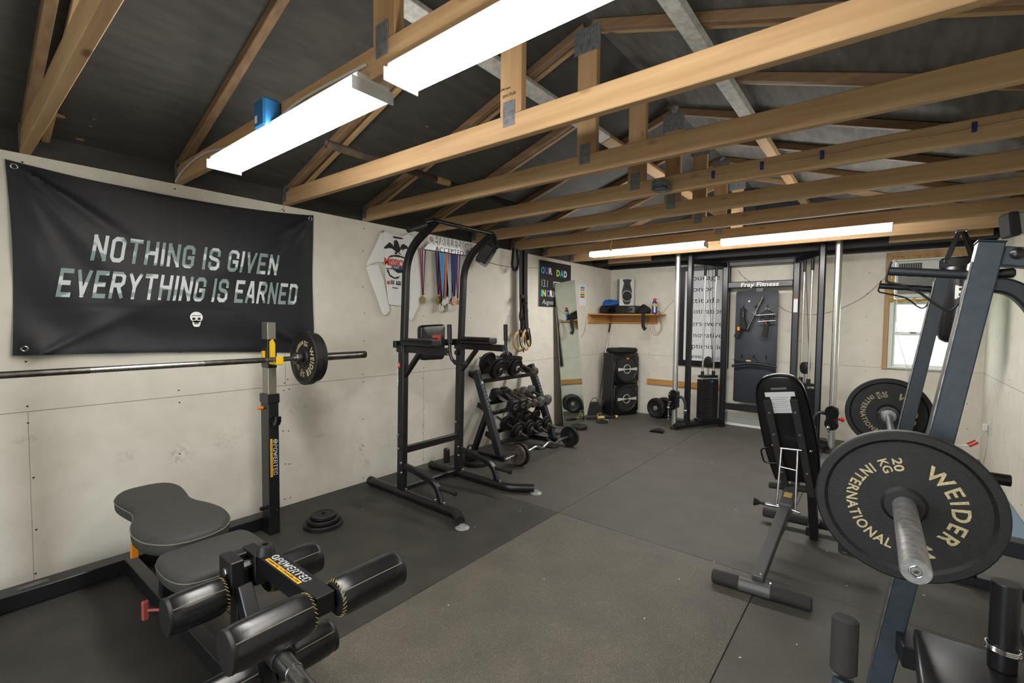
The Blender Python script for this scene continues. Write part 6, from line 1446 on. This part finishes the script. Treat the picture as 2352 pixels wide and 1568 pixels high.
p = onY(2322, 1104, 3.0); MB().cyl((p.x - .2, 3.0, p.z), (p.x, 3.0, p.z), .026, 22).build('plate_peg', 'black', br_)
MB().beam((p.x - .1, 3.0, p.z), (p.x - .09, 3.2, .05), .045, .045).build('peg_post', 'black', br_)
# seat pad, foam grips and leg post at the bottom right corner
MB().pad([(0, 0), (.5, 0), (.5, -.34), (0, -.34)], (.092, 1.688, .395), XA, V((0, 1, 0)), .055, .016, 4).build('seat_pad', 'vinyl', br_)
MB().tube([(.100, 1.682, .437), (.585, 1.682, .437)], .004, 8).tube([(.0985, 1.355, .437), (.0985, 1.678, .437)], .004, 8).build('piping', 'slate', br_)
MB().beam((.09, 1.66, .37), (upright_x(.36, True) + .05, 1.78, .36), .04, .06).build('seat_bracket', 'black', br_)
MB().beam((.3, 1.5, .4), (.3, 1.5, .01), .06, .06, up=YA).build('seat_post', 'black', br_)
q0, q1 = onY(1937, 1535, 1.28), onY(1942, 1418, 1.30)
dq = (q1 - q0).normalized()
MB().tube([q0 - dq * .4, q0 - dq * .02], .021, 18).build('grip_tube', 'slate', br_)
MB().cyl(q0 - dq * .01, q1 + dq * .002, .0265, 22, b=.006).build('foam_grip', 'foam', br_)
MB().beam(q0 - dq * .38, (.3, 1.46, .12), .04, .05).build('grip_bracket', 'slate_dk', br_)
a, b = onY(2312, 1338, 1.62), onY(2306, 1495, 1.62)
pg = thing('plate_post', 'black vertical weight post with chrome spring clip at right edge', 'weight post', (a.x, 1.62, .44))
MB().cyl((a.x, 1.62, .4505), (a.x, 1.62, a.z), .027, 24).build('post', 'black', pg)
mb = MB()
for k in range(3): mb.torus((a.x, 1.62, b.z + .004 * k + .002), (.05, .1, 1), .031, .003, 28, 6)
mb.tube([(a.x + .031, 1.62, b.z + .01), (a.x + .06, 1.60, b.z + .012)], .003, 6); mb.build('spring_clip', 'chrome', pg)
# barbell with two big plates
bxr, bzr = .057, .806; bx2, bz2 = .030, .785
ax_ = (V((bx2, 3.40, bz2)) - V((bxr, 1.627, bzr))).normalized(); B0 = V((bxr, 1.627, bzr))
bb2 = thing('barbell', 'barbell in the right rack with its sleeve end pointing at the camera', 'barbell', (B0.x, 2.5, B0.z))
MB().cyl(B0 + ax_ * .12, B0 + ax_ * 1.72, .0142, 20).build('shaft', 'steel', bb2)
def sleeve(o, d, L):
    o = V(o); d = V(d)
    MB().lathe(o, d, [(0, -.12), (.034, -.12), (.036, -.116), (.036, -.088), (.0256, -.082), (.0254, L - .004), (.0235, L), (.012, L), (.012, L - .003), (.0, L - .003)], 36).build('sleeve', 'sleeve', bb2)
    MB().torus(o + d * (L + .0004), d, .0105, .0018, 24, 8).cyl(o + d * (L - .004), o + d * (L + .001), .0045, 6).build('end_cap', 'chrome', bb2)
e = onX(2095, 1278, B0.x); Ln = B0.y - e.y
sleeve(B0, -ax_, Ln); sleeve(B0 + ax_ * 1.773, ax_, .27)
MB().lathe(B0 + ax_ * 1.70, ax_, [(0, 0), (.045, 0), (.047, .004), (.047, .02), (0, .024)], 32).build('collar_flange', 'hexgrey', bb2)
weider('weight_plate', 'large lettered 20 KG plate facing the camera on the right barbell', B0, .2, .036, -ax_, '20', '44', rot=0.0, group='plates on the right barbell')
weider('weight_plate', 'large lettered 20 KG plate on the far end of the right barbell', B0 + ax_ * 1.773, .2, .036, -ax_, '20', '44', rot=0.0, group='plates on the right barbell')

# ================================================================== PUNCHING BAG
pb = thing('punching_bag', 'black hanging punching bag in front of the back window', 'punching bag', (.449, 5.158, 1.145))
c = V((.449, 5.158, 1.145))
MB().lathe(c, ZA, [(0, 0), (.07, .006), (.105, .03), (.118, .07), (.12, .5), (.12, .66), (.112, .685), (.0, .688)], 36).build('bag', 'vinyl', pb)
MB().lathe(c + ZA * .61, ZA, [(.121, 0), (.1225, .003), (.1225, .06), (.121, .063)], 36).build('top_band', 'strap', pb)
tz = 2.035
for k in range(4):
    a = PI / 4 + k * PI / 2; q = c + V((math.cos(a) * .118, math.sin(a) * .118, .66))
    t_ = c + V((math.cos(a) * .022, math.sin(a) * .022, tz - c.z))
    MB().beam(q, t_, .04, .006, up=(math.cos(a), math.sin(a), .1), b=.001).build('hanging_strap', 'strap', pb)
    MB().torus(q + V((0, 0, .0)), V((-math.sin(a), math.cos(a), 0)), .022, .004, 18, 6).build('d_ring', 'chrome', pb)
MB().tube(fillet([(c.x - .03, c.y, tz - .01), (c.x - .03, c.y, tz + .0145), (c.x + .03, c.y, tz + .0145), (c.x + .03, c.y, tz - .01)], .01, 4), .006, 8).span((c.x - .05, c.y - .019, 2.05), (c.x + .05, c.y + .019, 2.0545), .001).build('hanger', 'steel', pb)
vd = V((-c.x, -c.y, 0)).normalized(); sdv = V((-vd.y, vd.x, 0))
# white lettering wrapped round the bag, reading downwards
z0 = onY(2190, 685, 5.05).z; hE = onY(2190, 655, 5.05).z - z0
cu = lettering('EVERLAST', (0, 0, 0), XA, YA, hE, 'white', pb, width=.62, bold=.03, local=True)
L0 = pb.location
for q in cu.data.vertices:
    a = math.atan2(vd.y, vd.x) - .16 + q.co.x / .1215; r_ = .1212 + q.co.z
    q.co = V((c.x + math.cos(a) * r_, c.y + math.sin(a) * r_, z0 + q.co.y)) - L0
# speaker up at the right wall
ws = thing('wall_speaker', 'grey and black speaker on the right wall at the ceiling', 'speaker', (.62, 3.6, 1.9))
d = V((-.95, -.22, -.12)).normalized(); s2, u2, d2 = basis(d)
c = onY(2356, 512, 3.8)
MB().box(c, (.12, .12, .10), .01, (s2, u2, d2)).build('body', 'silver', ws)
MB().box(c + d2 * .065, (.13, .135, .045), .02, (s2, u2, d2)).build('front', 'grille', ws)
MB().beam(c, (RX, c.y + .05, c.z + .03), .03, .02).build('bracket', 'silver', ws)
# outlet with white plug and orange tag on the right wall
ol = thing('wall_outlet', 'white outlet plate on the right wall by the corner', 'outlet', (RX, 5.87, .38))
q = onX(2272, 985, RX)
MB().span((RX - .006, q.y - .04, q.z - .06), (RX - .0005, q.y + .04, q.z + .07), .002).build('plate', 'offwhite', ol)
pl = thing('power_plug', 'white plug and cord with an orange tag at the right wall outlet', 'power cord', (RX - .03, q.y, q.z))
MB().box((RX - .025, q.y, q.z + .01), (.036, .05, .065), .008).build('plug', 'offwhite', pl)
P = catmull([(RX - .03, q.y, q.z - .02), (RX - .05, q.y + .02, q.z - .08), (RX - .08, q.y + .04, q.z - .14), (RX - .13, q.y + .06, q.z - .18), (RX - .2, q.y + .08, q.z - .2), (RX - .3, q.y + .1, q.z - .23)], 6)
MB().tube(P, .004, 8).build('cord', 'whitecord', pl)
MB().box(P[14], (.075, .004, .045), .001, ((P[16] - P[12]).normalized(), YA, (P[16] - P[12]).normalized().cross(YA))).build('tag', 'red', pl)
MB().box(P[19], (.035, .02, .022), .004).build('connector', 'offwhite', pl)
cable('window_cord', 'thin white cord hanging down beside the window frame', [(.09, BY - .066, 1.60), (.085, BY - .064, 1.45), (.10, BY - .045, 1.2), (.15, BY - .04, 1.0), (.19, BY - .035, .83), (.205, BY - .02, .6), (.22, BY - .012, .3), (.24, BY - .012, .02)], .0035, 'whitecord')
p = onZ(2325, 1160, 0)
solo(MB().span((RX - .22, 4.05, .001), (RX - .005, 4.9, .018), .006), 'exercise_mat', 'bluemat', 'blue-grey foam mat edge on the floor by the right wall', 'exercise mat', (RX - .1, 4.5, 0))
